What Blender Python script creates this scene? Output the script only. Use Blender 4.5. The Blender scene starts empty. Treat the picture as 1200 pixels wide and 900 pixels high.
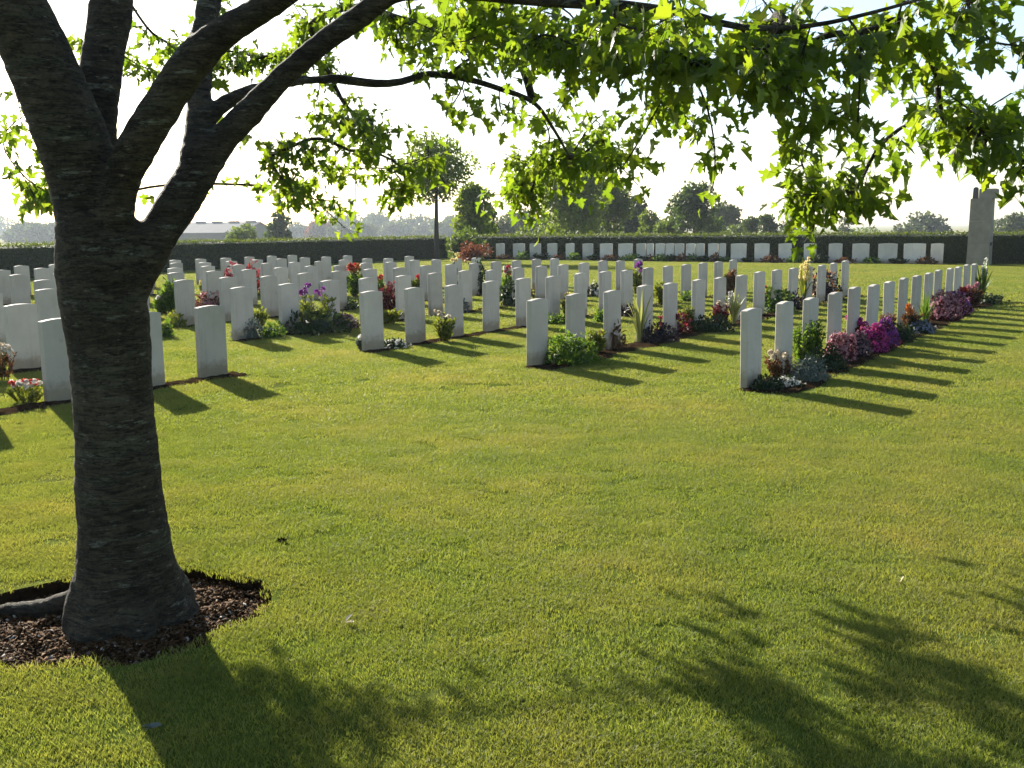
import bpy, math, random
import numpy as np
from mathutils import Vector, Matrix, noise

# ------------------------------------------------------------------ camera, sky, sun, exposure
SC = bpy.context.scene
COL = SC.collection
F, PITCH, ROLL, EYE = 1167.0, 0.155176, -0.0098515, 1.6418
_c, _s = math.cos(PITCH), math.sin(PITCH)
_cr, _sr = math.cos(ROLL), math.sin(ROLL)
R0, U0, FW = Vector((1, 0, 0)), Vector((0, _s, _c)), Vector((0, _c, -_s))
RIGHT = _cr * R0 + _sr * U0
UP = -_sr * R0 + _cr * U0
cam_d = bpy.data.cameras.new("camera")
cam_d.sensor_width = 36.0
cam_d.lens = F / 1200.0 * 36.0
cam_d.clip_start = 0.05
cam_d.clip_end = 8000
cam = bpy.data.objects.new("camera", cam_d)
m = Matrix((RIGHT, UP, -FW)).transposed().to_4x4()
m.translation = Vector((0, 0, EYE))
cam.matrix_world = m
COL.objects.link(cam)
SC.camera = cam

SUN_EL = math.radians(23.0)
SUN_AZ = math.radians(-32.0)          # measured from +Y towards +X
SUN_DIR = Vector((math.sin(SUN_AZ) * math.cos(SUN_EL), math.cos(SUN_AZ) * math.cos(SUN_EL), math.sin(SUN_EL)))
world = bpy.data.worlds.new("World")
SC.world = world
world.use_nodes = True
wn = world.node_tree
wn.nodes.clear()
sky = wn.nodes.new("ShaderNodeTexSky")
sky.sky_type = 'NISHITA'
sky.sun_disc = False
sky.sun_elevation = SUN_EL
sky.sun_rotation = SUN_AZ
sky.altitude = 50
sky.air_density = 1.0
sky.dust_density = 0.9
sky.ozone_density = 1.0
bg = wn.nodes.new("ShaderNodeBackground")
bg.inputs[1].default_value = 0.075
wo = wn.nodes.new("ShaderNodeOutputWorld")
wn.links.new(sky.outputs[0], bg.inputs[0])
wn.links.new(bg.outputs[0], wo.inputs[0])

sun_d = bpy.data.lights.new("sun", 'SUN')
sun_d.energy = 5.0
sun_d.angle = math.radians(0.55)
sun_d.color = (1.0, 0.93, 0.80)
sun = bpy.data.objects.new("sun", sun_d)
sun.rotation_euler = (-SUN_DIR).to_track_quat('-Z', 'Y').to_euler()
sun.location = (-20, 40, 30)
COL.objects.link(sun)

SC.view_settings.view_transform = 'Standard'
SC.view_settings.look = 'None'
SC.view_settings.gamma = 1.0
SC.view_settings.exposure = 1.6
SC.view_settings.use_curve_mapping = False
SC.render.engine = 'CYCLES'
SC.cycles.max_bounces = 5
SC.cycles.diffuse_bounces = 3
SC.cycles.glossy_bounces = 2
SC.cycles.transmission_bounces = 4
SC.cycles.transparent_max_bounces = 8
SC.cycles.volume_bounces = 0

rng = np.random.default_rng(11)
random.seed(5)
PI = math.pi

# ------------------------------------------------------------------ geometry helpers
def ray(px, py):
    dx, dy = px - 600.0, py - 450.0
    return (RIGHT * dx - UP * dy + FW * F)

def gp(px, py, z=0.0):
    d = ray(px, py)
    return Vector((0, 0, EYE)) + d * ((z - EYE) / d.z)

def at(px, py, Y):
    d = ray(px, py)
    return Vector((0, 0, EYE)) + d * (Y / d.y)

def ground_z(x, y):
    """cemetery is level; the farmland beyond the hedges falls away a little"""
    r = math.hypot(x, y)
    t = min(max((r - 70.0) / 130.0, 0.0), 1.0)
    return -3.0 * t * t * (3 - 2 * t)

def mk_mesh(name, v, f, var=None, smooth=False):
    v = np.asarray(v, dtype=np.float32).reshape(-1, 3)
    me = bpy.data.meshes.new(name)
    if isinstance(f, np.ndarray):
        k = f.shape[1]
        nf = f.shape[0]
        me.vertices.add(len(v))
        me.vertices.foreach_set("co", v.ravel())
        me.loops.add(nf * k)
        me.loops.foreach_set("vertex_index", f.astype(np.int32).ravel())
        me.polygons.add(nf)
        me.polygons.foreach_set("loop_start", np.arange(0, nf * k, k, dtype=np.int32))
        me.update(calc_edges=True)
    else:
        me.from_pydata([tuple(map(float, p)) for p in v], [], f)
        me.update()
    if var is not None:
        a = me.attributes.new("var", 'FLOAT', 'POINT')
        a.data.foreach_set("value", np.asarray(var, dtype=np.float32))
    if smooth:
        me.polygons.foreach_set("use_smooth", np.ones(len(me.polygons), dtype=bool))
    me.validate()
    return me

def obj(name, me, mat=None, parent=None, loc=None):
    o = bpy.data.objects.new(name, me)
    COL.objects.link(o)
    if mat is not None and me is not None and len(me.materials) == 0:
        me.materials.append(mat)
    if parent is not None:
        o.parent = parent
    if loc is not None:
        o.location = loc
    return o

def tag(o, label=None, cat=None, group=None, kind=None):
    if label: o["label"] = label
    if cat: o["category"] = cat
    if group: o["group"] = group
    if kind: o["kind"] = kind
    return o

def empty(name, loc, rz=0.0):
    o = bpy.data.objects.new(name, None)
    o.empty_display_size = 0.1
    COL.objects.link(o)
    o.location = loc
    o.rotation_euler = (0, 0, rz)
    return o

def unit(a):
    return a / np.maximum(np.linalg.norm(a, axis=-1, keepdims=True), 1e-9)

def leaf_cards(P, D, N, size, aspect=0.5, outline=None, fold=0.15, curl=0.15):
    """P tips' base positions, D pointing directions, N approximate normals. returns verts, faces, nv per leaf"""
    P, D, N = np.asarray(P, float), unit(np.asarray(D, float)), np.asarray(N, float)
    S = unit(np.cross(N, D))
    Nn = unit(np.cross(D, S))
    if outline is None:   # oval, 6 points + fold along the midrib
        outline = [(0, 0), (0.35, 0.5), (0.75, 0.38), (1, 0), (0.75, -0.38), (0.35, -0.5)]
        faces = [(0, 1, 2, 3), (0, 3, 4, 5)]
    else:
        outline, faces = outline
    o = np.asarray(outline, float)
    k = len(o)
    size = np.asarray(size, float).reshape(-1, 1, 1) * np.ones((len(P), 1, 1))
    along = o[None, :, 0:1]
    side = o[None, :, 1:2] * aspect
    V = P[:, None, :] + size * (along * D[:, None, :] + side * S[:, None, :]
        + (np.abs(side) * fold * 2 - curl * along * along) * Nn[:, None, :])
    return V.reshape(-1, 3), faces, k

def cards_mesh(name, P, D, N, size, aspect=0.5, outline=None, fold=0.15, curl=0.15, var=None):
    V, fc, k = leaf_cards(P, D, N, size, aspect, outline, fold, curl)
    n = len(P)
    F_ = np.concatenate([np.asarray(fc)[None] + (np.arange(n) * k)[:, None, None]], axis=0).reshape(-1, len(fc[0]))
    if var is None:
        var = rng.random(n)
    return mk_mesh(name, V, F_, np.repeat(var, k))

def tube(path, radii, sides=8, cap=True, wob=0.0):
    path = [Vector(p) for p in path]
    V, Fc = [], []
    up = Vector((0.13, 0.31, 0.94))
    prev = None
    for i, p in enumerate(path):
        t = (path[min(i + 1, len(path) - 1)] - path[max(i - 1, 0)]).normalized()
        if prev is None:
            a = t.cross(up)
            if a.length < 0.1: a = t.cross(Vector((1, 0, 0)))
            a.normalize()
        else:
            a = (prev - t * prev.dot(t)).normalized()
        prev = a
        b = t.cross(a)
        for k in range(sides):
            an = 2 * PI * k / sides
            r = radii[i] * (1 + (wob * noise.noise(p * 4 + Vector((math.cos(an), math.sin(an), 0)) * 1.5) if wob else 0))
            V.append(p + (a * math.cos(an) + b * math.sin(an)) * r)
    n = len(path)
    for i in range(n - 1):
        for k in range(sides):
            k2 = (k + 1) % sides
            Fc.append((i * sides + k, i * sides + k2, (i + 1) * sides + k2, (i + 1) * sides + k))
    if cap:
        Fc.append(tuple(range(sides))[::-1])
        Fc.append(tuple((n - 1) * sides + k for k in range(sides)))
    return V, Fc

def spline(pts, step=0.08):
    """Catmull-Rom through (x,y,z,r) rows"""
    pts = [np.asarray(p, float) for p in pts]
    P = [2 * pts[0] - pts[1]] + pts + [2 * pts[-1] - pts[-2]]
    out = []
    for i in range(1, len(P) - 2):
        p0, p1, p2, p3 = P[i - 1:i + 3]
        n = max(2, int(np.linalg.norm((p2 - p1)[:3]) / step))
        for k in range(n):
            t = k / n
            out.append(0.5 * ((2 * p1) + (-p0 + p2) * t + (2 * p0 - 5 * p1 + 4 * p2 - p3) * t * t + (-p0 + 3 * p1 - 3 * p2 + p3) * t ** 3))
    out.append(pts[-1])
    return np.array(out)

def join(parts):
    V, Fc = [], []
    for v, f in parts:
        o = len(V)
        V += list(v)
        Fc += [tuple(i + o for i in q) for q in f]
    return V, Fc

# ------------------------------------------------------------------ materials
def nodes(name):
    ma = bpy.data.materials.new(name)
    ma.use_nodes = True
    nt = ma.node_tree
    nt.nodes.clear()
    out = nt.nodes.new("ShaderNodeOutputMaterial")
    return ma, nt, out

def N_(nt, t, **kw):
    n = nt.nodes.new(t)
    for k, v in kw.items():
        if k.startswith("i_"):
            n.inputs[k[2:].replace("__", " ")].default_value = v
        else:
            setattr(n, k, v)
    return n

def ramp(nt, fac, stops):
    r = nt.nodes.new("ShaderNodeValToRGB")
    el = r.color_ramp.elements
    while len(el) < len(stops): el.new(0.5)
    for e, (p, c) in zip(el, stops):
        e.position = p
        e.color = (*c, 1)
    nt.links.new(fac, r.inputs[0])
    return r

def coords(nt, kind="pos", scale=(1, 1, 1)):
    if kind == "pos":
        src = nt.nodes.new("ShaderNodeNewGeometry").outputs["Position"]
    else:
        src = nt.nodes.new("ShaderNodeTexCoord").outputs["Object"]
    mp = nt.nodes.new("ShaderNodeMapping")
    mp.inputs["Scale"].default_value = scale
    nt.links.new(src, mp.inputs[0])
    return mp.outputs[0]

def noise_tex(nt, vec, scale, detail=4, rough=0.6):
    n = nt.nodes.new("ShaderNodeTexNoise")
    n.inputs["Scale"].default_value = scale
    n.inputs["Detail"].default_value = detail
    n.inputs["Roughness"].default_value = rough
    nt.links.new(vec, n.inputs["Vector"])
    return n

def bump(nt, h, strength, dist=0.02):
    b = nt.nodes.new("ShaderNodeBump")
    b.inputs["Strength"].default_value = strength
    b.inputs["Distance"].default_value = dist
    nt.links.new(h, b.inputs["Height"])
    return b.outputs[0]

def mixc(nt, fac, a, b, blend='MIX'):
    mx = nt.nodes.new("ShaderNodeMix")
    mx.data_type = 'RGBA'
    mx.blend_type = blend
    for idx, v in ((0, fac), (6, a), (7, b)):
        if isinstance(v, (int, float)): mx.inputs[idx].default_value = v
        elif isinstance(v, tuple): mx.inputs[idx].default_value = (*v, 1)
        else: nt.links.new(v, mx.inputs[idx])
    return mx.outputs[2]

def mat_leaf(name, dark, light, trans=0.45, tcol=None, rough=0.5, gloss=0.3, patch=None):
    """two-sided leaf: principled + translucent, colour varies from leaf to leaf"""
    ma, nt, out = nodes(name)
    at_ = N_(nt, "ShaderNodeAttribute", attribute_name="var")
    col = ramp(nt, at_.outputs["Fac"], [(0.0, dark), (0.7, tuple((a + b) / 2 for a, b in zip(dark, light))), (1.0, light)]).outputs[0]
    if patch:
        v = coords(nt, "pos")
        pn = noise_tex(nt, v, patch[0], 3)
        pf = ramp(nt, pn.outputs[0], [(patch[2], (0, 0, 0)), (patch[3], (1, 1, 1))]).outputs[0]
        col = mixc(nt, pf, col, patch[1])
        p2 = noise_tex(nt, v, patch[0] * 4.5, 4)
        col = mixc(nt, 1.0, col, ramp(nt, p2.outputs[0], [(0.3, (0.80, 0.86, 0.8)), (0.7, (1.14, 1.10, 1.1))]).outputs[0], 'MULTIPLY')
    p = N_(nt, "ShaderNodeBsdfPrincipled")
    p.inputs["Roughness"].default_value = rough
    p.inputs["Specular IOR Level"].default_value = gloss
    nt.links.new(col, p.inputs["Base Color"])
    t = N_(nt, "ShaderNodeBsdfTranslucent")
    tc = mixc(nt, 1.0, col, tcol or (1.9, 1.7, 0.7), 'MULTIPLY')
    nt.links.new(tc, t.inputs[0])
    ms = N_(nt, "ShaderNodeMixShader")
    ms.inputs[0].default_value = trans
    nt.links.new(p.outputs[0], ms.inputs[1])
    nt.links.new(t.outputs[0], ms.inputs[2])
    nt.links.new(ms.outputs[0], out.inputs[0])
    return ma

def mat_plain(name, col, rough=0.8, nscale=6.0, amount=0.3, bstr=0.3, kind="obj", bdist=0.01, spec=0.3):
    ma, nt, out = nodes(name)
    v = coords(nt, kind)
    n = noise_tex(nt, v, nscale, 6)
    c2 = tuple(max(0, c * (1 - amount)) for c in col)
    c1 = tuple(min(1, c * (1 + amount)) for c in col)
    col_ = ramp(nt, n.outputs[0], [(0.3, c2), (0.7, c1)]).outputs[0]
    p = N_(nt, "ShaderNodeBsdfPrincipled")
    p.inputs["Roughness"].default_value = rough
    p.inputs["Specular IOR Level"].default_value = spec
    nt.links.new(col_, p.inputs["Base Color"])
    n2 = noise_tex(nt, v, nscale * 6, 6)
    nt.links.new(bump(nt, n2.outputs[0], bstr, bdist), p.inputs["Normal"])
    nt.links.new(p.outputs[0], out.inputs[0])
    return ma

def mat_bark():
    ma, nt, out = nodes("dark banded bark")
    v = coords(nt, "pos", (1, 1, 1))
    vh = coords(nt, "pos", (4.5, 4.5, 20.0))
    vb = coords(nt, "pos", (1.2, 1.2, 9.0))
    big = noise_tex(nt, v, 3.2, 5)
    band = noise_tex(nt, vh, 1.6, 10, 0.75)
    band.inputs["Distortion"].default_value = 0.9
    wide = noise_tex(nt, vb, 2.0, 5, 0.6)
    fine = noise_tex(nt, v, 70, 6, 0.7)
    base = ramp(nt, band.outputs[0], [(0.30, (0.022, 0.018, 0.013)), (0.48, (0.060, 0.050, 0.036)), (0.62, (0.096, 0.081, 0.059)), (0.78, (0.155, 0.135, 0.100))]).outputs[0]
    lich = ramp(nt, wide.outputs[0], [(0.52, (0, 0, 0)), (0.70, (0.8, 0.8, 0.8))]).outputs[0]
    c = mixc(nt, lich, base, (0.085, 0.086, 0.062))
    grime = ramp(nt, big.outputs[0], [(0.35, (0.55, 0.5, 0.45)), (0.65, (1.1, 1.08, 1.0))]).outputs[0]
    c = mixc(nt, 1.0, c, grime, 'MULTIPLY')
    spots = ramp(nt, noise_tex(nt, vh, 4.0, 3).outputs[0], [(0.66, (0, 0, 0)), (0.72, (1, 1, 1))]).outputs[0]
    c = mixc(nt, spots, c, (0.17, 0.16, 0.13))
    vl = coords(nt, "pos", (3.5, 3.5, 13.0))
    ln_ = noise_tex(nt, vl, 1.7, 6, 0.65)
    lf = ramp(nt, ln_.outputs[0], [(0.60, (0, 0, 0)), (0.655, (0.85, 0.85, 0.85))]).outputs[0]
    c = mixc(nt, lf, c, (0.150, 0.155, 0.120))
    vc = coords(nt, "pos", (5.0, 5.0, 34.0))
    cr = noise_tex(nt, vc, 1.5, 5, 0.6)
    cr.inputs["Distortion"].default_value = 0.6
    crack = ramp(nt, cr.outputs[0], [(0.455, (1, 1, 1)), (0.485, (0.25, 0.25, 0.25)), (0.515, (1, 1, 1))]).outputs[0]
    c = mixc(nt, 1.0, c, crack, 'MULTIPLY')
    speck = ramp(nt, fine.outputs[0], [(0.3, (0.6, 0.6, 0.6)), (0.7, (1.35, 1.35, 1.3))]).outputs[0]
    c = mixc(nt, 1.0, c, speck, 'MULTIPLY')
    p = N_(nt, "ShaderNodeBsdfPrincipled")
    p.inputs["Roughness"].default_value = 0.85
    p.inputs["Specular IOR Level"].default_value = 0.25
    nt.links.new(c, p.inputs["Base Color"])
    h = mixc(nt, 0.35, band.outputs[0], fine.outputs[0])
    h = mixc(nt, 0.5, h, crack, 'MULTIPLY')
    nt.links.new(bump(nt, h, 1.0, 0.03), p.inputs["Normal"])
    nt.links.new(p.outputs[0], out.inputs[0])
    return ma

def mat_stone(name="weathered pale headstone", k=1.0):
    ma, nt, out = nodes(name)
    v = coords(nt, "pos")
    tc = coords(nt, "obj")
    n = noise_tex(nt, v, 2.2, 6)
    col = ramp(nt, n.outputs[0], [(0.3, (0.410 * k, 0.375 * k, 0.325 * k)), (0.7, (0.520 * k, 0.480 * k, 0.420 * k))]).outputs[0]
    vs = coords(nt, "pos", (14, 14, 1.2))
    st = noise_tex(nt, vs, 1.0, 5)
    sf = ramp(nt, st.outputs[0], [(0.55, (1, 1, 1)), (0.75, (0.88, 0.86, 0.82))]).outputs[0]
    col = mixc(nt, 1.0, col, sf, 'MULTIPLY')
    # soil splash at the foot
    sep = N_(nt, "ShaderNodeSeparateXYZ")
    nt.links.new(tc, sep.inputs[0])
    sp = noise_tex(nt, v, 16, 4)
    ad = N_(nt, "ShaderNodeMath", operation='MULTIPLY_ADD')
    nt.links.new(sp.outputs[0], ad.inputs[0])
    ad.inputs[1].default_value = -0.22
    nt.links.new(sep.outputs[2], ad.inputs[2])
    fr = ramp(nt, ad.outputs[0], [(0.0, (0.66, 0.62, 0.52)), (0.10, (1, 1, 1))]).outputs[0]
    col = mixc(nt, 1.0, col, fr, 'MULTIPLY')
    oi = N_(nt, "ShaderNodeObjectInfo")
    rv = ramp(nt, oi.outputs["Random"], [(0.0, (0.86, 0.86, 0.84)), (0.5, (1, 1, 1)), (1.0, (1.10, 1.09, 1.07))]).outputs[0]
    col = mixc(nt, 1.0, col, rv, 'MULTIPLY')
    lic = noise_tex(nt, v, 11, 6, 0.7)
    lm = ramp(nt, lic.outputs[0], [(0.62, (0, 0, 0)), (0.70, (0.55, 0.55, 0.55))]).outputs[0]
    col = mixc(nt, lm, col, (0.27, 0.26, 0.20))
    fine = noise_tex(nt, v, 120, 4)
    p = N_(nt, "ShaderNodeBsdfPrincipled")
    p.inputs["Roughness"].default_value = 0.75
    p.inputs["Specular IOR Level"].default_value = 0.3
    nt.links.new(col, p.inputs["Base Color"])
    nt.links.new(bump(nt, fine.outputs[0], 0.25, 0.004), p.inputs["Normal"])
    nt.links.new(p.outputs[0], out.inputs[0])
    return ma

def mat_ground():
    ma, nt, out = nodes("mown lawn and fields")
    v = coords(nt, "pos")
    n1 = noise_tex(nt, v, 0.55, 5)
    n2 = noise_tex(nt, v, 9, 6, 0.7)
    c = ramp(nt, n1.outputs[0], [(0.3, (0.070, 0.100, 0.019)), (0.5, (0.094, 0.120, 0.025)), (0.72, (0.125, 0.130, 0.038))]).outputs[0]
    d = ramp(nt, n2.outputs[0], [(0.3, (0.65, 0.65, 0.6)), (0.7, (1.2, 1.2, 1.15))]).outputs[0]
    c = mixc(nt, 1.0, c, d, 'MULTIPLY')
    # pasture and stubble beyond the hedges
    ln = N_(nt, "ShaderNodeVectorMath", operation='LENGTH')
    nt.links.new(v, ln.inputs[0])
    rr = N_(nt, "ShaderNodeMapRange")
    rr.inputs[1].default_value = 62
    rr.inputs[2].default_value = 95
    nt.links.new(ln.outputs["Value"], rr.inputs[0])
    fn = noise_tex(nt, v, 0.02, 3)
    fc = ramp(nt, fn.outputs[0], [(0.4, (0.12, 0.14, 0.05)), (0.55, (0.30, 0.26, 0.13))]).outputs[0]
    c = mixc(nt, rr.outputs[0], c, fc)
    p = N_(nt, "ShaderNodeBsdfPrincipled")
    p.inputs["Roughness"].default_value = 0.9
    p.inputs["Specular IOR Level"].default_value = 0.0
    nt.links.new(c, p.inputs["Base Color"])
    n3 = noise_tex(nt, v, 60, 5, 0.7)
    nt.links.new(bump(nt, n3.outputs[0], 0.6, 0.02), p.inputs["Normal"])
    nt.links.new(p.outputs[0], out.inputs[0])
    return ma

def mat_var(name, stops, rough=0.8, bstr=0.3):
    ma, nt, out = nodes(name)
    a = N_(nt, "ShaderNodeAttribute", attribute_name="var")
    c = ramp(nt, a.outputs["Fac"], stops).outputs[0]
    p = N_(nt, "ShaderNodeBsdfPrincipled")
    p.inputs["Roughness"].default_value = rough
    p.inputs["Specular IOR Level"].default_value = 0.04
    nt.links.new(c, p.inputs["Base Color"])
    n = noise_tex(nt, coords(nt, "pos"), 90, 4)
    nt.links.new(bump(nt, n.outputs[0], bstr, 0.005), p.inputs["Normal"])
    nt.links.new(p.outputs[0], out.inputs[0])
    return ma

M = {}
M["bark"] = mat_bark()
M["stone"] = mat_stone()
M["stone_lit"] = mat_stone("headstone with haze and lawn light", 1.42)  # same stone for the rear row, haze and lawn bounce put into its colour
M["ground"] = mat_ground()
M["grass"] = mat_leaf("grass blades", (0.092, 0.132, 0.028), (0.200, 0.224, 0.066), 0.46, (1.85, 1.75, 0.75), 0.55, 0.2,
                      patch=(0.62, (0.215, 0.205, 0.070), 0.44, 0.76))
M["maple"] = mat_leaf("maple leaf", (0.042, 0.082, 0.014), (0.100, 0.135, 0.020), 0.60, (3.1, 2.8, 0.75), 0.42, 0.4)
M["hedge"] = mat_leaf("hedge leaf", (0.013, 0.030, 0.009), (0.085, 0.115, 0.020), 0.38, (2.4, 2.2, 0.8), 0.5, 0.3)
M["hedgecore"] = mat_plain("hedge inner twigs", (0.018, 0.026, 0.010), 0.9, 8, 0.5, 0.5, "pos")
M["tree_green"] = mat_leaf("mid green foliage", (0.040, 0.072, 0.016), (0.100, 0.135, 0.028), 0.45, (2.0, 1.9, 0.8), 0.5, 0.3)
M["tree_bright"] = mat_leaf("fresh green foliage", (0.055, 0.098, 0.018), (0.125, 0.165, 0.030), 0.5, (2.4, 2.2, 0.8), 0.5, 0.3)
M["tree_dark"] = mat_leaf("dark green foliage", (0.026, 0.050, 0.016), (0.065, 0.095, 0.028), 0.4, (1.8, 1.8, 0.9), 0.5, 0.3)
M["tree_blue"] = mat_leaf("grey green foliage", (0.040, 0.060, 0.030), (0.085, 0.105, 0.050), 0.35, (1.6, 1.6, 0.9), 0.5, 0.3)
M["tree_red"] = mat_leaf("bronze foliage", (0.075, 0.030, 0.018), (0.15, 0.065, 0.035), 0.4, (1.8, 1.3, 0.9), 0.5, 0.3)
M["twig"] = mat_plain("grey brown twig", (0.045, 0.036, 0.028), 0.85, 20, 0.4, 0.3, "pos")
M["soil"] = mat_plain("dark garden soil", (0.034, 0.022, 0.013), 0.95, 14, 0.5, 0.9, "pos", 0.02, 0.0)
M["mulch"] = mat_var("bark chip mulch", [(0.0, (0.020, 0.010, 0.004)), (0.55, (0.068, 0.035, 0.015)), (0.9, (0.130, 0.074, 0.036)), (0.965, (0.16, 0.13, 0.10)), (1.0, (0.40, 0.37, 0.33))])
M["pier"] = mat_plain("grey weathered ashlar", (0.26, 0.225, 0.175), 0.8, 3, 0.2, 0.35, "pos", 0.01)
M["darkmetal"] = mat_plain("dark patinated metal", (0.06, 0.065, 0.075), 0.5, 8, 0.2, 0.1)
M["roof"] = mat_plain("pale sheet roof", (0.13, 0.135, 0.145), 0.85, 0.6, 0.1, 0.1, "pos", 0.01, 0.1)
M["cladding"] = mat_plain("grey farm cladding", (0.06, 0.06, 0.06), 0.6, 0.8, 0.15, 0.1, "pos")

# plant materials
def pm(name, dark, light, trans=0.35, tcol=(1.8, 1.7, 0.8)):
    M[name] = mat_leaf(name.replace("_", " "), dark, light, trans, tcol, 0.55, 0.25)
pm("p_green", (0.042, 0.090, 0.015), (0.105, 0.170, 0.028), 0.45, (2.2, 2.0, 0.8))
pm("p_dark", (0.014, 0.030, 0.010), (0.034, 0.055, 0.018), 0.2)
pm("p_lime", (0.090, 0.120, 0.018), (0.190, 0.210, 0.040))
pm("p_silver", (0.080, 0.105, 0.085), (0.200, 0.225, 0.195), 0.2, (1.2, 1.2, 1.0))
pm("p_rust", (0.075, 0.040, 0.018), (0.165, 0.100, 0.050), 0.3, (1.6, 1.2, 0.9))
pm("p_burg", (0.060, 0.012, 0.018), (0.150, 0.040, 0.045), 0.3, (1.7, 1.0, 1.0))
pm("p_plum", (0.020, 0.014, 0.016), (0.050, 0.034, 0.036), 0.1, (1.2, 1.0, 1.0))
pm("p_vari", (0.12, 0.16, 0.035), (0.48, 0.46, 0.18), 0.35, (1.3, 1.3, 0.9))
pm("f_white", (0.55, 0.53, 0.48), (0.78, 0.76, 0.70), 0.3, (1, 1, 1))
pm("f_cream", (0.50, 0.42, 0.30), (0.70, 0.62, 0.48), 0.3, (1, 1, 1))
pm("f_pink", (0.34, 0.13, 0.16), (0.62, 0.34, 0.36), 0.3, (1.1, 1, 1))
pm("f_magenta", (0.30, 0.020, 0.16), (0.56, 0.08, 0.36), 0.35, (1.2, 1, 1))
pm("f_purple", (0.13, 0.025, 0.17), (0.30, 0.085, 0.38), 0.35, (1.2, 1, 1.1))
pm("f_mauve", (0.17, 0.10, 0.13), (0.30, 0.20, 0.24), 0.25, (1.1, 1, 1))
pm("f_red", (0.35, 0.020, 0.018), (0.55, 0.085, 0.060), 0.35, (1.2, 1, 1))
pm("f_orange", (0.45, 0.12, 0.025), (0.62, 0.26, 0.05), 0.3, (1.1, 1, 1))
pm("f_yellow", (0.58, 0.50, 0.16), (0.76, 0.70, 0.38), 0.35, (1.1, 1, 1))
pm("f_blue", (0.13, 0.16, 0.26), (0.30, 0.34, 0.44), 0.25, (1, 1, 1.1))

# ------------------------------------------------------------------ layout frame of the cemetery
TH = 0.583281
UX, UY = math.sin(TH), math.cos(TH)        # along the rows, away from the camera
NX, NY = math.cos(TH), -math.sin(TH)       # out of the stone faces
def un(u, n, z=0.0):
    return Vector((UX * u + NX * n, UY * u + NY * n, z))
ROWANG = math.atan2(UY, UX)                # local x of a stone lies along the row
TREE = Vector((-1.69, 4.16, 0))
RING_C = Vector((-1.74, 4.15, 0))
def ring_r(a):
    return 0.62 + 0.035 * math.sin(2 * a + 1.0) + 0.02 * math.sin(5 * a) + 0.012 * math.sin(11 * a + 2)

# ------------------------------------------------------------------ ground: one sheet to the horizon with the tree ring cut out
def build_ground():
    segs = 72
    rings = [1.0, 1.0, 1.12, 1.4, 2.2, 4, 8, 16, 30, 50, 80, 110, 150, 200, 300, 500, 900, 1800, 4500]
    V, Fc = [], []
    for j, k in enumerate(rings):
        for i in range(segs):
            a = 2 * PI * i / segs
            r = ring_r(a) * k if k < 3 else 0.62 * k
            x, y = RING_C.x + r * math.cos(a), RING_C.y + r * math.sin(a)
            z = -0.075 if j == 0 else (0.010 if j == 1 else ground_z(x, y))
            if j == 1: z = 0.004
            V.append((x, y, z))
    for j in range(len(rings) - 1):
        for i in range(segs):
            i2 = (i + 1) % segs
            Fc.append((j * segs + i, j * segs + i2, (j + 1) * segs + i2, (j + 1) * segs + i))
    Fc = [f[::-1] for f in Fc]
    me = mk_mesh("lawn", V, Fc)
    me.materials.append(M["ground"])
    me.materials.append(M["soil"])
    for pidx in range(segs): me.polygons[pidx].material_index = 1
    tag(obj("lawn", me), kind="structure")
    # soil floor of the ring
    V, Fc = [], []
    rr = np.linspace(0.0, 1.0, 22)
    for r in rr:
        for i in range(segs):
            a = 2 * PI * i / segs
            R = ring_r(a) * r
            x, y = RING_C.x + R * math.cos(a), RING_C.y + R * math.sin(a)
            z = -0.062 + 0.05 * max(0, 1 - r * 1.15) + 0.022 * noise.noise(Vector((x * 9, y * 9, 3))) + 0.010 * noise.noise(Vector((x * 30, y * 30, 1)))
            V.append((x, y, z))
    for j in range(len(rr) - 1):
        for i in range(segs):
            i2 = (i + 1) % segs
            Fc.append((j * segs + i, (j + 1) * segs + i, (j + 1) * segs + i2, j * segs + i2))
    tag(obj("tree_pit_soil", mk_mesh("tree_pit_soil", V, Fc, smooth=True), M["soil"]), kind="structure")
    # bark chips
    n = 15000
    a = rng.random(n) * 2 * PI
    r = np.sqrt(rng.random(n)) * 0.97
    P, Fx, var = [], [], []
    cube = np.array([(x, y, z) for x in (-1, 1) for y in (-1, 1) for z in (-1, 1)], float)
    cf = [(0, 1, 3, 2), (4, 6, 7, 5), (0, 4, 5, 1), (2, 3, 7, 6), (0, 2, 6, 4), (1, 5, 7, 3)]
    for i in range(n):
        R = ring_r(a[i]) * r[i]
        x, y = RING_C.x + R * math.cos(a[i]), RING_C.y + R * math.sin(a[i])
        s = 0.0022 + 0.0065 * rng.random() ** 2.5
        sc = np.array([s * (1 + rng.random()), s * (0.6 + 0.6 * rng.random()), s * (0.2 + 0.35 * rng.random())])
        e = Matrix.Rotation(rng.random() * 6.28, 3, 'Z') @ Matrix.Rotation(rng.normal() * 0.5, 3, 'X') @ Matrix.Rotation(rng.normal() * 0.5, 3, 'Y')
        q = (cube * (1 + 0.35 * rng.normal(size=cube.shape)) * sc) @ np.array(e).T
        z = -0.058 + 0.05 * max(0, 1 - r[i] * 1.15) + 0.022 * noise.noise(Vector((x * 9, y * 9, 3))) + 0.006 * rng.random()
        o = len(P)
        P += list(q + np.array([x, y, z]))
        Fx += [tuple(o + k for k in f) for f in cf]
        vv = min(rng.random() ** 0.9, 0.94)
        if rng.random() < 0.016: vv = 1.0
        var += [vv] * 8
    tag(obj("bark_mulch", mk_mesh("bark_mulch", P, np.array(Fx), var), M["mulch"]),
        "loose brown bark chips with pale flecks in the round pit under the tree", "mulch", kind="stuff")
build_ground()

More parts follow.
